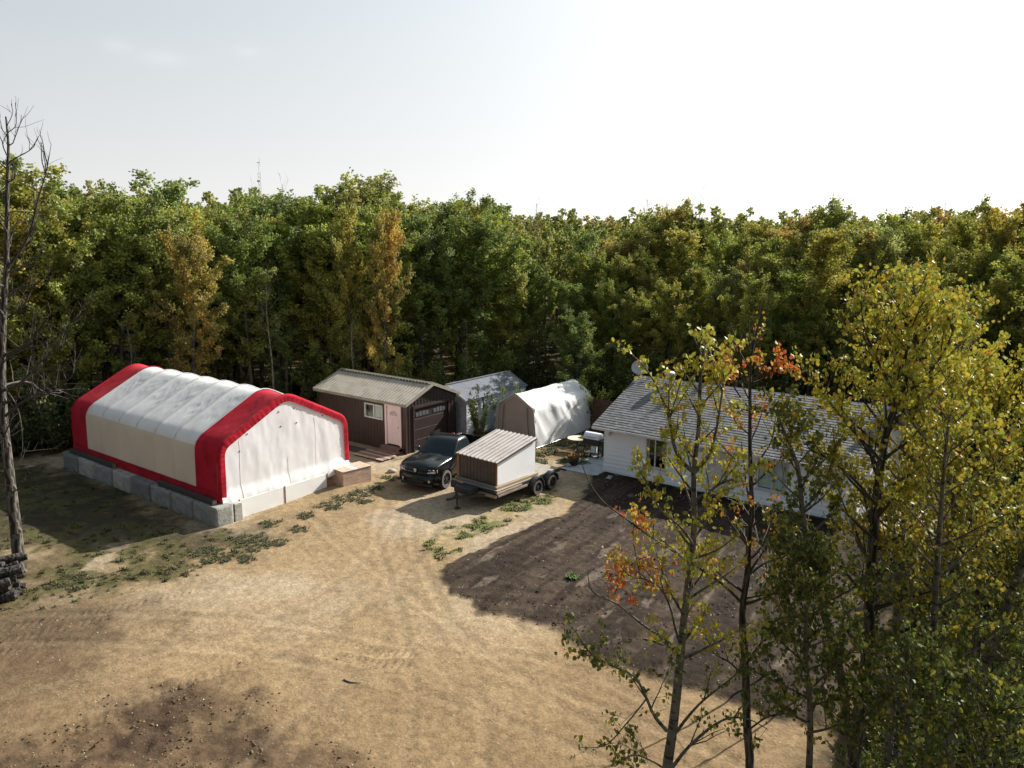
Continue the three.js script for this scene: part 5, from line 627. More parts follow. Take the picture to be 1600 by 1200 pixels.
{
  const r = rng(4242), hAt = (x, row) => { const left = lerp(12.3, 12.6, smooth(-24, -6, x)), mid = lerp(left, 12.0, smooth(-4, 5, x)); const back = mid; const front = x > 9 ? 7.6 : x > -1 ? lerp(11, 7.6, min(1, (x + 1) / 5)) : 11.4; return lerp(front, back, clamp(row / (x > 6 ? 4.5 : 2.2))); };
  const colour = (x, row) => { const n = fbm(x * 0.22 + 5, row * 0.9 + 3, 2) + (r() - 0.5) * 0.35; if (x > 7) return n < 0.52 ? 'green' : n < 0.64 ? 'olive' : n < 0.68 ? 'pale' : n < 0.80 ? 'olive' : r() < 0.6 ? 'gold' : row > 2 ? 'rust' : 'olive'; if (x > -4) return n < 0.40 ? 'deep' : n < 0.58 ? 'green' : n < 0.66 ? 'olive' : n < 0.74 ? 'deep' : row > 3 && r() < 0.35 ? 'rust' : 'green'; return n < 0.40 ? 'deep' : n < 0.60 ? 'green' : n < 0.70 ? 'olive' : 'green'; };
  for (let row = 0; row < 6; row++) for (let s = row * 0.9; s < EL[EL.length - 1]; s += 2.15 + 0.15 * row) {
    const [x0, d0] = edgeAt(s + (r() - 0.5) * 1.3, 0.9 + row * 2.3 + (r() - 0.5) * 1.5), x = x0, d = d0, h = hAt(x, row) * (0.90 + 0.13 * r()), c = colour(x, row), turn = r() * 6.28, v = floor(r() * 11), w = 1.0 + 0.45 * r();
    if (abs(x) > d * 0.70 + 5) continue;
    forestTree(v, c, x, d, h, turn, w);
  }
  // trees that stand out
  const mark = (px, py, d, c, v, wide = 1) => { const p = at(px, py, d); return forestTree(v, c, p.x, d, p.y, v, wide); };
  const m1 = mark(287, 385, 41.5, 'gold', 1, 1.05); tag(m1, 'golden yellow aspen behind the rear of the fabric building roof', 'tree', 'single bright aspens'); const m2 = mark(600, 345, 45.6, 'gold', 4, 0.72); tag(m2, 'tall narrow orange gold aspen rising behind the brown shed ridge', 'tree', 'single bright aspens'); const m3 = mark(548, 335, 46.2, 'olive', 6, 0.8); tag(m3, 'yellow tipped aspen left of the tall orange gold one', 'tree', 'single bright aspens');
  const m4 = mark(560, 296, 53, 'pale', 5, 1.5); tag(m4, 'tallest broad pale green tree standing above the forest skyline', 'tree'); const m5 = mark(50, 290, 41, 'green', 8, 1.3); tag(m5, 'tall full green tree at the left edge behind the dead tree', 'tree');
  const m8 = mark(905, 500, 46.2, 'deep', 2, 1.5); tag(m8, 'broad low dark green tree directly behind the tarp shelter', 'tree'); const m9 = mark(1180, 440, 42.5, 'olive', 9, 1.2); tag(m9, 'yellow green round topped tree just behind the house ridge', 'tree'); const m10 = mark(1290, 370, 44, 'olive', 3, 1.4); tag(m10, 'large yellow green tree behind the right half of the house', 'tree'); const m11 = mark(270, 292, 47, 'deep', 0, 1.5); tag(m11, 'broad dark green tree on the skyline behind the fabric building', 'tree'); const m12 = mark(1050, 340, 58, 'gold', 10, 1.0); tag(m12, 'golden tree on the skyline behind the satellite dish', 'tree');
  // the darker stand right of the house
  for (const [x, d, h, c] of [[19.5, 33.5, 7.5, 'green'], [21.5, 30.5, 8.5, 'olive'], [20.0, 27.5, 7.8, 'green'], [18.4, 24.3, 7.2, 'olive'], [22.8, 27.0, 9, 'green'], [16.6, 21.5, 6.8, 'olive'], [19.5, 21.0, 8, 'green'], [24.5, 33, 9.5, 'olive'], [15.2, 18.5, 6.4, 'green'], [17.5, 17.8, 7.5, 'olive'], [13.3, 16.0, 5.2, 'green']]) tag(forestTree(floor(r() * 11), c, x, d, h, r() * 6, 0.95), `${FWORD[c]} aspen in the shaded stand between the house end and the near aspens`, 'tree', `${FWORD[c]} aspens in the shaded stand`);
  // shrubs along the edge
  const bush = (x, d, h, c, label, group, wide = 1.1) => { const k = floor(r() * 4), t = thing('shrub', label, 'shrub', [x, groundY(x, -d), -d], r() * 6, group); t.scale.set(h / 2.8 * wide, h / 2.8, h / 2.8 * wide); const a = new THREE.Mesh(shrubs[k].wood, M.twig), b = new THREE.Mesh(shrubs[k].leaves, FOLIAGE[c]); a.name = 'stem'; b.name = 'foliage'; t.add(a, b); return t; };
  for (let s = 0.5; s < EL[EL.length - 1]; s += 2.3) { const [x, d] = edgeAt(s + (r() - 0.5) * 1.4, -0.3 + 1.6 * r()); if (abs(x) > d * 0.7 + 2) continue; const c = r() < 0.6 ? 'shade' : r() < 0.6 ? 'deep' : 'green'; bush(x, d, 1.9 + 2.4 * r(), c, `${FWORD[c]} bush at the forest edge ${zoneOf(x)}`, `${FWORD[c]} bushes ${zoneOf(x)}`); }
  bush(-1.75, 39.9, 2.9, 'shade', 'leafy dark sapling growing against the white storage shed corner', null, 0.4); bush(-0.35, 41.8, 2.6, 'deep', 'dark leafy bush between the white storage shed and the tarp shelter', null, 0.7); bush(4.5, 43.4, 2.9, 'green', 'green bush at the fence end behind the tarp shelter', null, 0.8); bush(7.2, 42.3, 2.4, 'pale', 'light green bush behind the board fence', null, 0.8);
  for (const [x, d, h] of [[17.6, 27.2, 1.7], [15.4, 22.6, 1.5], [19, 30.5, 2], [13.8, 18.2, 1.5], [21, 24, 2.2], [16.5, 16.0, 1.8], [11.5, 14.8, 1.4], [18.6, 19.2, 2], [7.6, 13.4, 1.3], [9.2, 14.6, 1.6], [10.4, 17.2, 1.6], [12.4, 16.8, 1.5], [8.6, 12.2, 1.2], [10.6, 13.0, 1.5], [12.6, 19.6, 1.3], [14.4, 20.8, 1.5]]) bush(x, d, h, 'deep', 'dark green bush in the shade right of the topsoil patch', 'dark bushes in the shade right of the topsoil patch');
  // thin bare stems that show pale against the dark of the wood
  const stems = [0, 1].map((v) => { const q = rng(700 + v), wood = new Wood(), tr = spline([V(0, -0.2, 0), V(0.15, 4, 0.1), V(-0.1, 8, 0), V(0.1, 11, 0.1)], 14); wood.tube(tr, 0.085, 0.015, 6); limbs({ wood, leaves: null, n: 16, from: 0.5, to: 0.98, len: (u) => lerp(1.5, 0.7, u), rise: [0.5, 1.0], up: 0.5, r: (t) => 0.06 * (1.1 - t), seg: 4, twigs: 3, twigLen: 0.6, twigR: 0.007, subs: 0.8, leafSize: 0 }, tr, q); return wood.geometry(); });
  [[415, 40.5, 420], [548, 41.5, 500], [198, 37.4, 500], [730, 45.6, 500], [50, 34.8, 560], [440, 47, 288], [395, 48, 292], [1095, 57, 305], [1010, 60, 312], [1480, 58, 305], [840, 61, 318]].forEach(([px, d, py], i) => { const p = at(px, py, d + 3), hill = i > 4; const t = thing('bare_tree', hill ? `thin leafless tree topping the skyline ${zoneOf(p.x)}` : `thin pale leafless stem in the forest edge ${zoneOf(p.x)}`, 'tree', [p.x, groundY(p.x, p.z), p.z], i * 1.7, hill ? `leafless trees on the skyline ${zoneOf(p.x)}` : `pale leafless stems ${zoneOf(p.x)}`); t.scale.set(0.75, p.y / 11, 0.75); const m = new THREE.Mesh(stems[i % 2], M.paleBark); m.name = 'trunk'; t.add(m); });
  // the wood beyond: one mass
  const cr = rng(9), far = [], lv = new Leaves('small'), wd = new Wood(); { const trunk = spline([V(0, -0.3, 0), V(0.1, 6, 0.1), V(0, 11.8, 0)], 8); wd.tube(trunk, 0.12, 0.02, 4); limbs({ wood: wd, leaves: lv, n: 22, from: 0.25, to: 0.98, len: (u) => lerp(1.8, 0.6, u * u), rise: [0.35, 0.95], up: 0.5, r: (t) => 0.1 * (1.1 - t), seg: 3, twigs: 5, twigLen: 0.5, twigR: 0, perTwig: 9, leafSize: 0.26, spread: 0.4, color: (w, q) => { const b = 0.35 + 1.0 * q(); return [b * (1 + 0.4 * q()), b, b]; } }, trunk, cr); }
  for (let d = 58; d < 190; d += 2.7 + d * 0.012) for (let x = -d * 0.74 - 4; x < d * 0.74 + 4; x += 2.6 + d * 0.012) { const X = x + (cr() - 0.5) * 2, D = d + (cr() - 0.5) * 2; let k = 0; while (k < EDGE.length - 2 && EDGE[k + 1][0] < X) k++; const t = clamp((X - EDGE[k][0]) / (EDGE[k + 1][0] - EDGE[k][0])); if (D < lerp(EDGE[k][1], EDGE[k + 1][1], t) + 14.5) continue; far.push([X, D]); }
  for (let x = 30; x < 46; x += 2.5) for (let d = 47; d < 58; d += 2.6) far.push([x + cr(), d + cr()]);
  const im = new THREE.InstancedMesh(mergeCrown(wd, lv), leafMat([1, 1, 1], 0.56), far.length), mt = new THREE.Matrix4(), qn = new THREE.Quaternion(), col = new THREE.Color();
  far.forEach(([x, d], i) => { const h = lerp(13.0, 11.8, smooth(-20, 10, x)) * (0.90 + 0.15 * cr()) + d * 0.008, w = 0.95 + 0.35 * cr(); qn.setFromAxisAngle(V(0, 1, 0), cr() * 6.28); mt.compose(V(x, 0, -d), qn, V(h / 12 * w, h / 12, h / 12 * w)); im.setMatrixAt(i, mt); const n = fbm(x * 0.12, d * 0.12, 2) + (cr() - 0.5) * 0.3 + smooth(-5, 25, x) * 0.16, c = n < 0.62 ? [0.22, 0.285, 0.065] : n < 0.80 ? [0.29, 0.315, 0.075] : n < 0.90 ? [0.33, 0.31, 0.08] : [0.34, 0.29, 0.085]; im.setColorAt(i, col.setRGB(...c)); });
  im.name = 'distant_forest'; scene.add(im); tag(im, 'autumn forest stretching to the skyline behind the near trees', null, null, 'stuff');
}
function mergeCrown(w, l) { const a = w.geometry().toNonIndexed(), b = l.geometry().toNonIndexed(); a.deleteAttribute('uv'); a.setAttribute('color', new THREE.Float32BufferAttribute(new Float32Array(a.attributes.position.count * 3).fill(0.8), 3)); return mergeGeometries([a, b]); }
// ---------------------------------------------------------------- near aspens in front of the house, right side
const AUTUMN = { yellow: [[0.50, 0.39, 0.345, 0.05], [0.36, 0.28, 0.30, 0.05], [0.11, 0.48, 0.36, 0.05], [0.03, 0.46, 0.23, 0.05]], tip: [[0.25, 0.46, 0.17, 0.045], [0.40, 0.44, 0.27, 0.04], [0.35, 0.36, 0.30, 0.04]], red: [[0.40, 0.46, 0.12, 0.055], [0.4, 0.48, 0.20, 0.04], [0.2, 0.42, 0.29, 0.04]], olive: [[0.36, 0.25, 0.23, 0.04], [0.34, 0.35, 0.29, 0.042], [0.20, 0.15, 0.175, 0.04], [0.10, 0.45, 0.31, 0.045]], green: [[0.55, 0.085, 0.11, 0.028], [0.30, 0.15, 0.165, 0.034], [0.15, 0.30, 0.26, 0.045]] };
for (const k of Object.keys(AUTUMN)) AUTUMN[k] = pal(AUTUMN[k]);
M.leaf = leafMat([1.28, 1.28, 1.28], 0.56, 0.55); M.leaf.specularIntensity = 0.25;
const P = (list, d) => list.map(([x, y, dd]) => at(x, y, dd ?? d));
function ground0(p) { p.y = groundY(p.x, p.z) - 0.1; return p; }
function nearTree(name, label, o) {   // o: path, r0, r1, own branches, and limbs() settings
  const r = rng(o.seed), wood = new Wood(), leaves = new Leaves('big'), base = o.foot ? [ground0(o.foot)] : [], trunk = spline([...base, ...o.path], 36), t = thing(name, label, 'tree', [trunk[0].x, 0, trunk[0].z]);
  wood.tube(trunk, o.r0, o.r1, 10, 0.9);
  const c = { wood, leaves, twigs: 5, twigLen: 0.42, twigR: 0.004, perTwig: 8, leafSize: 0.062, spread: 0.12, color: AUTUMN.yellow, r: (q) => lerp(o.r0, o.r1, q), rise: [0.5, 0.9], from: 0.3, to: 0.97, n: 10, len: (u) => lerp(1.4, 0.5, u), subs: 0.8, ...o.c };
  if (c.n) limbs(c, trunk, r);
  for (const b of o.branches ?? []) { const pts = spline(b.p, 14), L = b.p.reduce((s, q, i) => i ? s + q.distanceTo(b.p[i - 1]) : 0, 0); wood.tube(pts, b.r, 0.006, 7, 0.85); const k = { ...c, ...(b.c ?? {}) }; if (!b.naked) { dress(k, pts, L, r, b.from ?? 0.3); for (let q = 0, N = Math.round(L * (b.subs ?? 2.2)); q < N; q++) { const j = 3 + floor(r() * 10), s = V(r() - 0.5, r() * 0.5, r() - 0.5).normalize(), sp = wander(pts[j], pts[j + 1].clone().sub(pts[j]).normalize().add(s), min(1, L * (0.2 + 0.3 * r())), 5, r, 0.2, 0.3); wood.tube(sp, b.r * 0.4, 0.004, 4); dress(k, sp, L * 0.35, r, 0.15); } } }
  if (o.dressTrunk) dress(c, trunk.slice(24), 3, r, 0.1);
  const shiftG = (g) => g.translate(-trunk[0].x, 0, -trunk[0].z), a = new THREE.Mesh(shiftG(wood.geometry()), o.bark ?? M.aspenBark); a.name = 'trunk'; t.add(a);
  if (leaves.count) { const b = new THREE.Mesh(shiftG(leaves.geometry()), M.leaf); b.name = 'crown'; t.add(b); }
  return t;
}
{
  const D = 10.6, foot = (x, y, d) => at(x, y, d);
  nearTree('aspen_tree', 'slender yellow leaved aspen with forked stem in front of the house window', {
    seed: 501, r0: 0.09, r1: 0.018, foot: at(1040, 1215, D), path: P([[1042, 1205], [1051, 1140], [1060, 1060], [1065, 1005], [1073, 930], [1082, 860], [1085, 800], [1084, 740], [1092, 665], [1094, 600], [1100, 540]], D),
    c: { n: 26, from: 0.30, to: 0.98, len: (u) => lerp(1.05, 0.45, u), twigs: 6, perTwig: 11, color: AUTUMN.yellow, subs: 0.4 },
    branches: [
      { p: P([[1083, 737], [1066, 722], [1052, 693], [1046, 654], [1034, 622], [1022, 596], [1004, 570], [985, 552]], D), r: 0.035, from: 0.35, c: { color: AUTUMN.yellow, twigs: 6.0, perTwig: 11 } },
      { p: P([[1084, 740], [1106, 716], [1119, 672], [1127, 622], [1132, 580], [1124, 545]], D + 0.2), r: 0.03, from: 0.3, c: { color: AUTUMN.yellow, twigs: 6.0, perTwig: 11 } },
      { p: P([[1085, 826], [1100, 792], [1115, 763], [1150, 747], [1172, 738, D + 0.5]], D - 0.2), r: 0.03, from: 0.3 },
      { p: P([[1083, 850], [1060, 820], [1035, 800], [1015, 770], [1000, 735]], D - 0.4), r: 0.022, from: 0.35, c: { color: AUTUMN.yellow, twigs: 6.8, perTwig: 11 } },
      { p: P([[1063, 1021], [1040, 1000], [1004, 976], [965, 944], [935, 930], [923, 921], [918, 890]], D - 0.3), r: 0.026, naked: true },
      { p: P([[1064, 1010], [1056, 985], [1046, 945], [1030, 918], [1008, 905], [985, 900], [965, 880]], D + 0.3), r: 0.026, from: 0.3, c: { color: AUTUMN.tip, twigs: 6.8, perTwig: 11 } },
      { p: P([[1042, 1142], [1022, 1118], [1007, 1084], [990, 1056], [960, 1042], [935, 1030], [912, 1022]], D - 0.5), r: 0.03, from: 0.35, c: { color: AUTUMN.green, twigs: 7.5, perTwig: 11 } },
      { p: P([[1010, 1092], [996, 1110], [975, 1135], [945, 1165], [905, 1168]], D - 0.7), r: 0.014, from: 0.4, c: { color: AUTUMN.green, twigs: 5.4, perTwig: 11 } },
      { p: P([[1055, 1146], [1075, 1120], [1095, 1098], [1122, 1076], [1147, 1056], [1160, 1040]], D + 0.2), r: 0.028, from: 0.45, c: { color: AUTUMN.green, twigs: 3 } },
      { p: P([[1050, 1200], [1075, 1168], [1116, 1133], [1140, 1122], [1170, 1124], [1200, 1140]], D - 0.3), r: 0.03, from: 0.5, c: { color: AUTUMN.green, twigs: 3 } },
      { p: P([[1044, 1205], [1020, 1190], [990, 1180], [960, 1198]], D - 0.8), r: 0.016, from: 0.3, c: { color: AUTUMN.green, twigs: 6.0, perTwig: 11 } },
      { p: P([[1075, 925], [1095, 900], [1110, 870], [1122, 860]], D), r: 0.018, from: 0.3, c: { color: AUTUMN.yellow, twigs: 7.5, perTwig: 11 } },
    ],
  });
  const DB = 11.6;
  nearTree('aspen_tree', 'thin dark stemmed aspen with red and orange leaves near its bare top', {
    seed: 502, r0: 0.082, r1: 0.010, foot: at(1173, 1215, DB), bark: M.darkBark, path: P([[1172, 1200], [1167, 1130], [1165, 1042], [1160, 976], [1162, 935], [1168, 895], [1170, 850], [1175, 800], [1174, 767], [1172, 702], [1172, 640], [1172, 582], [1176, 545], [1186, 505], [1193, 470]], DB),
    c: { n: 16, from: 0.30, to: 0.86, len: (u) => lerp(1.15, 0.45, u), twigs: 4.6, perTwig: 9, color: AUTUMN.tip, subs: 0.3 },
    branches: [
      { p: P([[1158, 941], [1135, 918], [1109, 899], [1060, 867], [1018, 839], [1000, 826]], DB - 0.4), r: 0.026, from: 0.15, c: { color: AUTUMN.yellow, twigs: 5.1, perTwig: 11 } },
      { p: P([[1000, 826], [979, 811], [955, 794], [939, 780], [920, 752], [908, 722]], DB - 0.8), r: 0.014, naked: true },
      { p: P([[1018, 840], [1000, 828], [985, 818]], DB - 0.7), r: 0.010, from: 0.1, c: { color: AUTUMN.red, twigs: 14, perTwig: 8 } },
      { p: P([[1010, 870], [990, 880], [972, 900], [960, 930]], DB - 0.6), r: 0.010, from: 0.1, c: { color: AUTUMN.red, twigs: 9.0, perTwig: 11 } },
      { p: P([[1172, 640], [1150, 610], [1140, 590], [1128, 575]], DB - 0.2), r: 0.014, from: 0.5, c: { color: AUTUMN.red, twigs: 10.5, perTwig: 11 } },
      { p: P([[1172, 600], [1195, 590], [1215, 568], [1238, 570]], DB + 0.2), r: 0.014, from: 0.35, c: { color: AUTUMN.red, twigs: 10.5, perTwig: 11 } },
      { p: P([[1172, 585], [1160, 560], [1150, 530], [1140, 505]], DB), r: 0.012, naked: true }, { p: P([[1177, 545], [1170, 515], [1172, 490]], DB), r: 0.009, naked: true }, { p: P([[1180, 535], [1200, 515], [1205, 490]], DB), r: 0.008, naked: true },
      { p: P([[1174, 750], [1190, 715], [1205, 690], [1212, 650]], DB + 0.3), r: 0.02, from: 0.5, c: { color: AUTUMN.yellow, twigs: 3 } },
      { p: P([[1172, 680], [1150, 660], [1140, 630]], DB), r: 0.014, from: 0.3, c: { color: AUTUMN.tip, twigs: 9.0, perTwig: 11 } },
      { p: P([[1165, 1040], [1185, 1010], [1210, 985], [1235, 960]], DB), r: 0.022, from: 0.25, c: { color: AUTUMN.green, twigs: 7.5, perTwig: 11 } }, { p: P([[1168, 900], [1195, 880], [1225, 870], [1250, 845]], DB + 0.3), r: 0.022, from: 0.2, c: { color: AUTUMN.olive, twigs: 9.0, perTwig: 11 } }, { p: P([[1162, 935], [1190, 930], [1225, 925], [1262, 905]], DB + 0.1), r: 0.022, from: 0.2, c: { color: AUTUMN.green, twigs: 9.0, perTwig: 11 } }, { p: P([[1165, 1060], [1140, 1035], [1115, 1020], [1100, 985]], DB - 0.2), r: 0.018, from: 0.3, c: { color: AUTUMN.olive, twigs: 6.0, perTwig: 11 } },
      { p: P([[1170, 1140], [1200, 1120], [1235, 1112], [1262, 1090]], DB - 0.2), r: 0.018, from: 0.2, c: { color: AUTUMN.green, twigs: 7.5, perTwig: 11 } },
    ],
  });
  const full = (o) => ({ n: 40, from: 0.16, to: 0.99, len: (u) => lerp(1.95, 0.8, u), twigs: 5.0, perTwig: 12, color: AUTUMN.olive, subs: 1.0, leafSize: 0.064, ...o });
  const warm = (y0) => (w, r) => (w.y > y0 + (r() - 0.5) * 2.4 ? AUTUMN.yellow : w.y > y0 - 2.6 + (r() - 0.5) * 2 ? AUTUMN.olive : AUTUMN.green)(w, r);  // autumn tint by height, with sunlit tops and dim lower leaves painted in
  nearTree('aspen_tree', 'tall leafy yellow green aspen with thick dark trunk right of the house roof end', { seed: 503, r0: 0.125, r1: 0.02, bark: M.darkBark, foot: at(1332, 1215, 11.8), dressTrunk: true, path: P([[1335, 1180], [1347, 1087], [1357, 1000], [1360, 907], [1367, 813], [1377, 720], [1390, 660], [1413, 600], [1414, 560], [1420, 515], [1418, 475]], 11.8), c: full({ color: warm(7.6), n: 46, len: (u) => lerp(1.6, 0.7, u) }),
    branches: [{ p: P([[1377, 720], [1340, 680], [1305, 640], [1275, 600], [1250, 570]], 11.5), r: 0.035, from: 0.3, c: { color: AUTUMN.yellow, twigs: 9.0, perTwig: 11 } }, { p: P([[1370, 790], [1330, 745], [1290, 715], [1260, 700]], 11.4), r: 0.03, from: 0.3, c: { color: AUTUMN.olive, twigs: 7.5, perTwig: 11 } }, { p: P([[1395, 650], [1440, 600], [1480, 540], [1500, 480]], 12), r: 0.035, from: 0.2, c: { color: AUTUMN.yellow, twigs: 10.5, perTwig: 11 } }, { p: P([[1400, 620], [1370, 560], [1350, 510], [1345, 470]], 11.9), r: 0.03, from: 0.2, c: { color: AUTUMN.yellow, twigs: 10.5, perTwig: 11 } }] });
  nearTree('aspen_tree', 'pale crooked aspen stem leaning left below the house roof corner', { seed: 504, r0: 0.10, r1: 0.014, foot: at(1312, 1215, 11.2), path: P([[1313, 1190], [1321, 1107], [1300, 1000], [1280, 933], [1263, 853], [1253, 793], [1247, 733], [1232, 690], [1215, 650]], 11.2), c: full({ n: 20, from: 0.4, len: (u) => lerp(0.9, 0.4, u), twigs: 6, color: AUTUMN.green }),
    branches: [{ p: P([[1247, 733], [1235, 700], [1238, 660], [1230, 620]], 11.2), r: 0.02, from: 0.2, c: { color: AUTUMN.olive, twigs: 8 } }, { p: P([[1253, 800], [1285, 760], [1300, 720], [1310, 690]], 11.3), r: 0.02, from: 0.3, c: { color: AUTUMN.olive, twigs: 7.5, perTwig: 11 } }] });
  nearTree('aspen_tree', 'leaning pale trunk of an aspen at the right edge of the view', { seed: 505, r0: 0.13, r1: 0.03, foot: at(1480, 1190, 12.6), path: P([[1492, 1140], [1527, 1067], [1557, 993], [1593, 893], [1630, 790], [1660, 740], [1680, 700]], 12.6), c: full({ n: 26, from: 0.25, len: (u) => lerp(1.2, 0.9, u), color: warm(7.2) }) });
  nearTree('aspen_tree', 'straight thin aspen behind the thick dark trunk', { seed: 506, r0: 0.09, r1: 0.015, foot: at(1398, 1100, 13.4), path: P([[1400, 1000], [1403, 900], [1407, 853], [1420, 760], [1436, 660], [1450, 590], [1460, 540], [1464, 505]], 13.4), c: full({ color: warm(7.4), n: 40, from: 0.2 }) });
  nearTree('aspen_tree', 'golden topped aspen at the right edge behind the leaning trunk', { seed: 507, r0: 0.10, r1: 0.015, bark: M.darkBark, foot: at(1525, 1080, 13.8), path: P([[1526, 1000], [1530, 880], [1534, 773], [1550, 687], [1560, 670], [1566, 640], [1572, 610]], 13.8), c: full({ color: warm(6.6), n: 34, len: (u) => lerp(1.9, 0.8, u) }) });
  nearTree('aspen_tree', 'dense low aspen with yellow green leaves filling the right foreground', { seed: 508, r0: 0.08, r1: 0.012, foot: at(1450, 1290, 11.0), path: P([[1450, 1200], [1456, 1060], [1462, 920], [1470, 800], [1478, 700], [1490, 600]], 11.0), c: full({ color: warm(7.8), n: 34, from: 0.2, len: (u) => lerp(1.9, 0.8, u) }) });
  nearTree('aspen_tree', 'low bushy aspen with dark green leaves at the bottom right', { seed: 509, r0: 0.07, r1: 0.012, foot: at(1260, 1330, 10.4), path: P([[1262, 1240], [1266, 1120], [1258, 1010], [1262, 930], [1255, 880]], 10.4), c: full({ color: AUTUMN.green, n: 30, from: 0.35, len: (u) => lerp(0.95, 0.5, u), twigs: 10.5, perTwig: 11 }) });
  nearTree('aspen_tree', 'bushy aspen with olive leaves in the lower right corner', { seed: 510, r0: 0.07, r1: 0.012, foot: at(1580, 1240, 13.0), path: P([[1582, 1240], [1576, 1110], [1585, 1000], [1592, 900], [1590, 800]], 13.0), c: full({ color: warm(8.4), n: 38, from: 0.12, len: (u) => lerp(1.8, 0.8, u) }) });
  nearTree('aspen_tree', 'broad leafy aspen crown between the thick dark trunk and the right edge', { seed: 511, r0: 0.08, r1: 0.012, foot: at(1500, 1120, 14.2), path: P([[1500, 1040], [1496, 900], [1490, 760], [1500, 700], [1508, 640], [1512, 590]], 14.2), c: full({ color: warm(6.8), n: 34, from: 0.25, len: (u) => lerp(2.0, 0.8, u) }) });
  nearTree('aspen_tree', 'low dark leaved young aspen between the thick dark trunk and the leaning trunk', { seed: 514, r0: 0.06, r1: 0.01, foot: at(1405, 1420, 9.6), path: P([[1405, 1300], [1410, 1200], [1420, 1110], [1425, 1030]], 9.6), c: full({ color: AUTUMN.green, n: 30, from: 0.3, len: (u) => lerp(1.3, 0.5, u) }) });
  nearTree('aspen_tree', 'low dark leaved young aspen in front of the leaning trunk foot', { seed: 515, r0: 0.06, r1: 0.01, foot: at(1530, 1420, 9.8), path: P([[1530, 1320], [1536, 1230], [1542, 1150], [1548, 1080]], 9.8), c: full({ color: AUTUMN.green, n: 28, from: 0.3, len: (u) => lerp(1.2, 0.5, u) }) });
  nearTree('sapling', 'bare grey sapling with thin twigs before the house wall', { seed: 512, r0: 0.035, r1: 0.006, bark: M.deadTwig, foot: at(1205, 940, 17.5), path: P([[1205, 935], [1190, 870], [1176, 800], [1168, 720]], 17.5), c: { n: 12, leafSize: 0, len: (u) => lerp(1.2, 0.4, u), twigs: 2, from: 0.2, subs: 0.5 } });
  nearTree('sapling', 'bare crooked sapling in the shade right of the topsoil', { seed: 513, r0: 0.03, r1: 0.006, bark: M.deadTwig, foot: at(1285, 960, 17), path: P([[1285, 950], [1278, 900], [1262, 850], [1258, 800]], 17), c: { n: 12, leafSize: 0, len: (u) => lerp(1.0, 0.4, u), twigs: 2, from: 0.15, subs: 0.5 } });

  // the dead tree on the left
  const DL = 23.4;
  const dead = (b, r, n = 0) => ({ p: P(b, DL + n), r, subs: 2.2, from: 0.15, c: { leafSize: 0, twigs: 2.6, twigLen: 0.7, twigR: 0.008 } });
  nearTree('dead_tree', 'tall leafless grey tree with crooked branches at the left edge', { seed: 601, r0: 0.20, r1: 0.02, bark: M.deadBark, foot: at(33, 897, DL), path: P([[29, 870], [24, 820], [17, 760], [9, 690], [4, 630], [3, 560], [6, 480], [10, 420], [11, 340], [12, 270], [13, 225], [9, 182]], DL), 
    c: { n: 30, from: 0.40, to: 0.98, leafSize: 0, len: (u) => lerp(2.6, 0.8, u), rise: [0.1, 0.8], wob: 0.7, up: 0.1, twigs: 1.6, twigLen: 0.7, twigR: 0.008, subs: 1.4, thick: 1.3 },
    branches: [dead([[10, 420], [30, 395], [48, 360], [60, 310], [72, 270], [80, 225]], 0.06), dead([[4, 610], [30, 600], [50, 580], [70, 560], [95, 545], [120, 520]], 0.06, -0.4), dead([[5, 560], [40, 545], [80, 535], [110, 505], [135, 485]], 0.05, 0.3), dead([[8, 650], [40, 625], [75, 615], [110, 590], [130, 555]], 0.045, -0.5), dead([[6, 500], [35, 480], [55, 445], [90, 425]], 0.045, 0.4), dead([[18, 770], [32, 762], [44, 752]], 0.03, -0.2), dead([[7, 680], [20, 650], [26, 620]], 0.03, -0.3), dead([[4, 600], [28, 640], [35, 700], [30, 730]], 0.03, -0.6)] });
}

// ---------------------------------------------------------------- woodpile
{
  M.logBark = std([0.045, 0.036, 0.028], 0.95, { map: roughBark, bumpMap: roughBark, bumpScale: 0.02 }); const t = thing('woodpile', 'heap of dark split firewood at the left edge beside the dead tree', 'woodpile', [-15.55, 0, -21.7], 0.5), r = rng(81), end = M.greyTimber;
  const g = [0, 1, 2].map((k) => { const q = new THREE.CylinderGeometry(0.085 + 0.02 * k, 0.09 + 0.02 * k, 0.75, 9).rotateZ(PI / 2), p = q.attributes.position; for (let i = 0; i < p.count; i++) { const f = 0.85 + 0.3 * vnoise(p.getY(i) * 9 + k, p.getZ(i) * 9); p.setY(i, p.getY(i) * f); p.setZ(i, p.getZ(i) * f); } q.computeVertexNormals(); return planar(q); });
  for (let k = 0; k < 60; k++) { const lay = floor(k / 12), m = new THREE.Mesh(g[k % 3], r() < 0.1 ? M.darkTimber : M.logBark); m.name = 'log'; m.position.set((r() - 0.5) * 0.9, 0.10 + lay * 0.19 + 0.03 * r(), -0.9 + (k % 12) * 0.17 + (r() - 0.5) * 0.08); m.rotation.set(r() * 6, (r() - 0.5) * 0.7, (r() - 0.5) * 0.25); t.add(m); }
}

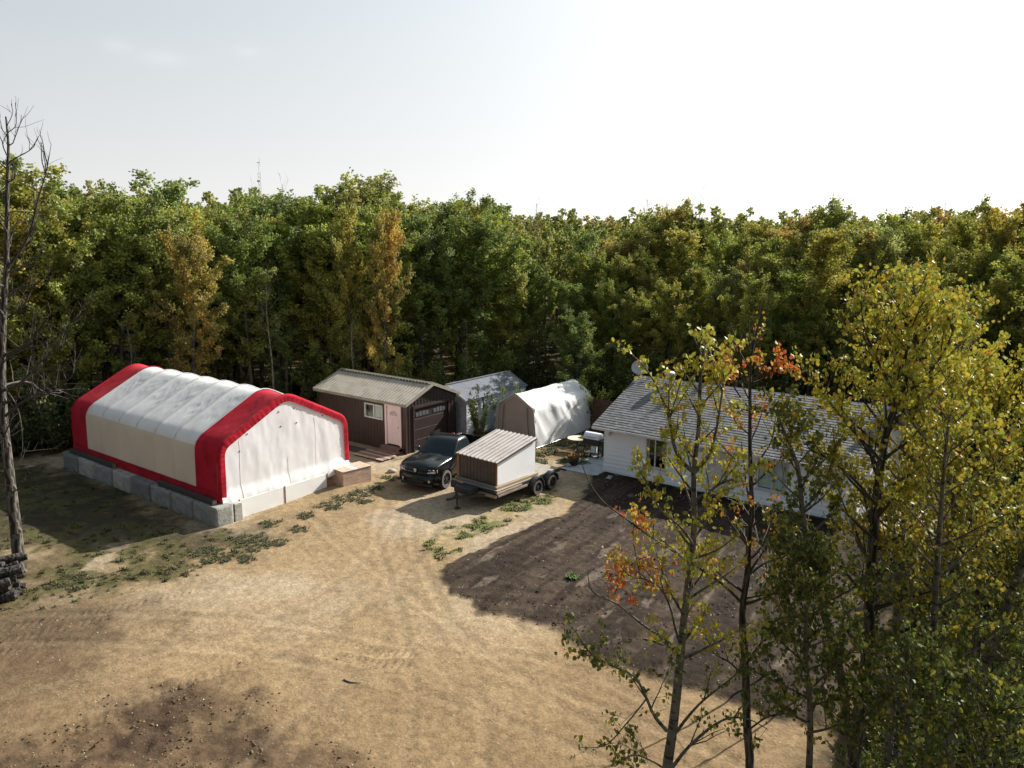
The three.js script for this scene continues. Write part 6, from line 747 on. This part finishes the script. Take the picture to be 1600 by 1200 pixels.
// ---------------------------------------------------------------- low growth, stones and clods: what nobody would count
function scatter(name, label, geo, m, list) { const im = new THREE.InstancedMesh(geo, m, list.length), mt = new THREE.Matrix4(), q = new THREE.Quaternion(), e = new THREE.Euler(), c = new THREE.Color(); list.forEach((s, i) => { q.setFromEuler(e.set(s.tx ?? 0, s.a, s.tz ?? 0)); mt.compose(V(s.x, s.y, -s.d), q, V(s.s, s.s * (s.h ?? 1), s.s)); im.setMatrixAt(i, mt); im.setColorAt(i, c.setRGB(...(s.c ?? [1, 1, 1]))); }); im.name = name; scene.add(im); tag(im, label, null, null, 'stuff'); return im; }
{
  const r = rng(91), tuft = (n, w, h, spread, lean, seed) => { const q = rng(seed), p = [], i = []; for (let k = 0; k < n; k++) { const a = q() * 6.28, R = spread * sqrt(q()), x = R * cos(a), z = R * sin(a), b = q() * 6.28, l = lean * (0.3 + q()), hh = h * (0.5 + 0.7 * q()), ww = w * (0.7 + 0.6 * q()), o = p.length / 3, dx = cos(b), dz = sin(b); p.push(x - dz * ww, 0, z + dx * ww, x + dz * ww, 0, z - dx * ww, x + dx * l * 0.5 + dz * ww, hh * 0.7, z + dz * l * 0.5 - dx * ww, x + dx * l * 0.5 - dz * ww, hh * 0.7, z + dz * l * 0.5 + dx * ww, x + dx * l, hh * (1 - 0.4 * l / (lean || 1)), z + dz * l); i.push(o, o + 1, o + 2, o, o + 2, o + 3, o + 3, o + 2, o + 4); } const g = new THREE.BufferGeometry(); g.setAttribute('position', new THREE.Float32BufferAttribute(p, 3)); g.setIndex(i); g.computeVertexNormals(); return g; };
  const leafy = phys([1, 1, 1], 0.8, { side: THREE.DoubleSide, transmission: 0.3, thickness: 0, specularIntensity: 0.3 });
  const put = (n, box2, test, make) => { const out = []; for (let k = 0; k < n; k++) { const x = lerp(box2[0], box2[1], r()), d = lerp(box2[2], box2[3], r()); if (abs(x) > d * 0.72 + 6 || r() > test(x, d)) continue; out.push({ x, d, y: height(x, d) - 0.01, a: r() * 6.28, ...make(x, d) }); } return out; };
  const G = (l) => { const b = 0.7 + 0.6 * r(), q = l[floor(r() * l.length)]; return q.map((v) => v * b); };
  const inTent = (x, d) => { const a = 143.02 * D2R, dx = x + 10.973, dd = d - 27.276, u = dx * cos(a) + dd * sin(a), w = dx * sin(a) - dd * cos(a); return u > -0.05 && u < 12.7 && w > -0.05 && w < 7.2; };
  scatter('weeds', 'low green and brown weeds growing in patches on the left of the yard', tuft(16, 0.016, 0.15, 0.16, 0.16, 5), leafy, put(30000, [-26, -7.6, 19, 36], (x, d) => inTent(x, d) ? 0 : inside(WEEDS, x, d) > -0.8 ? smooth(0.45, 0.66, fbm(x * 1.6 + 20, d * 1.6, 4)) * smooth(0.3, 0.6, vnoise(x * 4, d * 4)) * (0.24 + 0.42 * smooth(27, 22, d)) * smooth(-0.8, 0.8, inside(WEEDS, x, d)) : 0, () => ({ s: 0.35 + 0.7 * pow(r(), 2), h: 0.5 + 0.8 * r(), c: G([[0.06, 0.066, 0.02], [0.085, 0.08, 0.026], [0.13, 0.10, 0.045], [0.05, 0.058, 0.02], [0.10, 0.07, 0.04]]) })));
  const spots = [[-9.0, 25.6, 0.55], [-8.5, 25.9, 0.4], [-9.4, 26.3, 0.5], [-9.9, 24.4, 0.4], [-8.0, 28.6, 0.35], [-7.4, 29.6, 0.45], [-6.8, 30.6, 0.5], [-6.3, 31.1, 0.4], [-9.1, 27.7, 0.35], [-5.9, 31.8, 0.3], [-7.9, 27.2, 0.3], [-10.4, 25.1, 0.5], [-8.9, 24.5, 0.3], [-6.0, 30.2, 0.25], [-5.4, 33.4, 0.4]];
  scatter('ground_weeds', 'dark flat weed patches on the gravel in front of the fabric building', tuft(16, 0.02, 0.10, 0.15, 0.18, 6), leafy, spots.flatMap(([x, d, s]) => Array.from({ length: Math.round(60 * s) }, () => { const a = r() * 6.28, q = s * pow(r(), 0.6) * (0.7 + 0.6 * vnoise(a * 1.3 + x, 3)), X = x + q * cos(a) * 1.3, Dd = d + q * sin(a); return { x: X, d: Dd, y: height(X, Dd), a: r() * 6, s: 0.35 + 0.5 * r(), c: G([[0.05, 0.06, 0.018], [0.075, 0.07, 0.025]]) }; })));
  scatter('grass', 'bright green grass and clover patches along the strip between trailer and topsoil', tuft(18, 0.016, 0.13, 0.15, 0.13, 7), leafy, [...put(7000, [-3.4, 2.6, 24, 33], (x, d) => smooth(-0.3, 0.4, inside(STRIP, x, d)) * smooth(0.40, 0.62, fbm(x * 1.8, d * 1.8 + 50, 3)) * smooth(0.3, 0.65, vnoise(x * 3.5 + 7, d * 3.5)) * 0.7, () => ({ s: 0.4 + 0.6 * r(), c: G([[0.07, 0.12, 0.02], [0.10, 0.14, 0.025], [0.16, 0.15, 0.04], [0.26, 0.20, 0.09]]) })), ...put(5200, [-3, 6, 35.6, 43], (x, d) => smooth(0.44, 0.6, fbm(x * 1.5, d * 1.5 + 9, 3)) * 0.7, () => ({ s: 0.6 + 0.7 * r(), c: G([[0.06, 0.075, 0.02], [0.15, 0.11, 0.04], [0.09, 0.10, 0.03]]) })), ...Array.from({ length: 14 }, () => { const x = 1.9 + 0.2 * r(), d = 22.9 + 0.2 * r(); return { x, d, y: height(x, d), a: r() * 6, s: 0.8, c: [0.07, 0.12, 0.02] }; })]);
  scatter('undergrowth', 'dark leafy undergrowth and litter on the shaded forest floor', tuft(26, 0.035, 0.40, 0.38, 0.3, 8), leafy, put(20000, [-34, 36, 8, 54], (x, d) => smooth(0.3, 1.2, -inside(YARD, x, d)) * (d > 33 ? 0.55 : 0.40), () => ({ s: 0.7 + 1.0 * r(), c: G([[0.035, 0.045, 0.015], [0.06, 0.055, 0.018], [0.085, 0.055, 0.02], [0.045, 0.035, 0.018]]) })));
  const peb = (seed) => { const g = new THREE.IcosahedronGeometry(1, 1), p = g.attributes.position; for (let i = 0; i < p.count; i++) { const x = p.getX(i), y = p.getY(i), z = p.getZ(i), k = 0.7 + 0.6 * vnoise(x * 1.7 + seed + 9, y * 1.7 + z * 1.3 + 9); p.setXYZ(i, x * k, y * k * 0.7, z * k); } g.computeVertexNormals(); return g; };
  const rockM = std([1, 1, 1], 0.95); rockM.specularIntensity = 0.2;
  scatter('gravel', 'small pale stones strewn over the gravel yard', peb(1), rockM, put(20000, [-14, 8, 12, 34], (x, d) => 0.55 + 0.45 * fbm(x, d, 2), () => ({ s: 0.006 + 0.017 * pow(r(), 3), tx: r() * 6, c: G([[0.34, 0.27, 0.18], [0.26, 0.19, 0.12], [0.42, 0.37, 0.28], [0.17, 0.13, 0.09]]) })));
  scatter('clods', 'crumbled earth clods on the dark topsoil and the churned dirt', peb(4), rockM, put(52000, [-14, 14, 11, 33.5], (x, d) => { const z = zones(x, d); return max(z.mound * 1.0 * smooth(0.40, 0.62, fbm(x * 1.1, d * 1.1, 3)), z.soil * 0.30, 0) + tread(x, d)[0] * 0.15; }, (x, d) => { const q = zones(x, d).soil > 0.5; return { s: (q ? 0.010 : 0.014) + 0.035 * pow(r(), 3.5), tx: r() * 6, tz: r() * 6, c: G(q ? [[0.055, 0.037, 0.026], [0.075, 0.052, 0.038]] : [[0.09, 0.06, 0.036], [0.13, 0.09, 0.055], [0.07, 0.045, 0.028]]) }; }));
  // sticks on the gravel and the soil
  for (const [x, d, a, l, label] of [[-4.1, 17.3, 0.5, 0.5, 'short dark stick lying on the gravel below the middle of the yard'], [3.6, 19.2, 0.4, 0.9, 'crooked branch at the edge between topsoil and gravel'], [-2.4, 25.1, 1.2, 0.35, 'dark stick by the near end of the grass strip']]) { const w = new Wood(), q = rng(floor(x * 100 + d)), p = wander(V(x, height(x, d) + 0.025, -d), V(cos(a), 0, sin(a)), l, 6, q, 0, 0.3); p.forEach((v) => { v.y = groundY(v.x, v.z) + 0.02; }); w.tube(p, 0.022, 0.008, 6); const o = new THREE.Mesh(w.geometry(), M.twig); o.name = numbered('stick'); scene.add(o); tag(o, label, 'stick'); }
}

scene.traverse((o) => { if (o.isMesh) { o.castShadow = true; o.receiveShadow = true; } });
renderer.render(scene, camera);
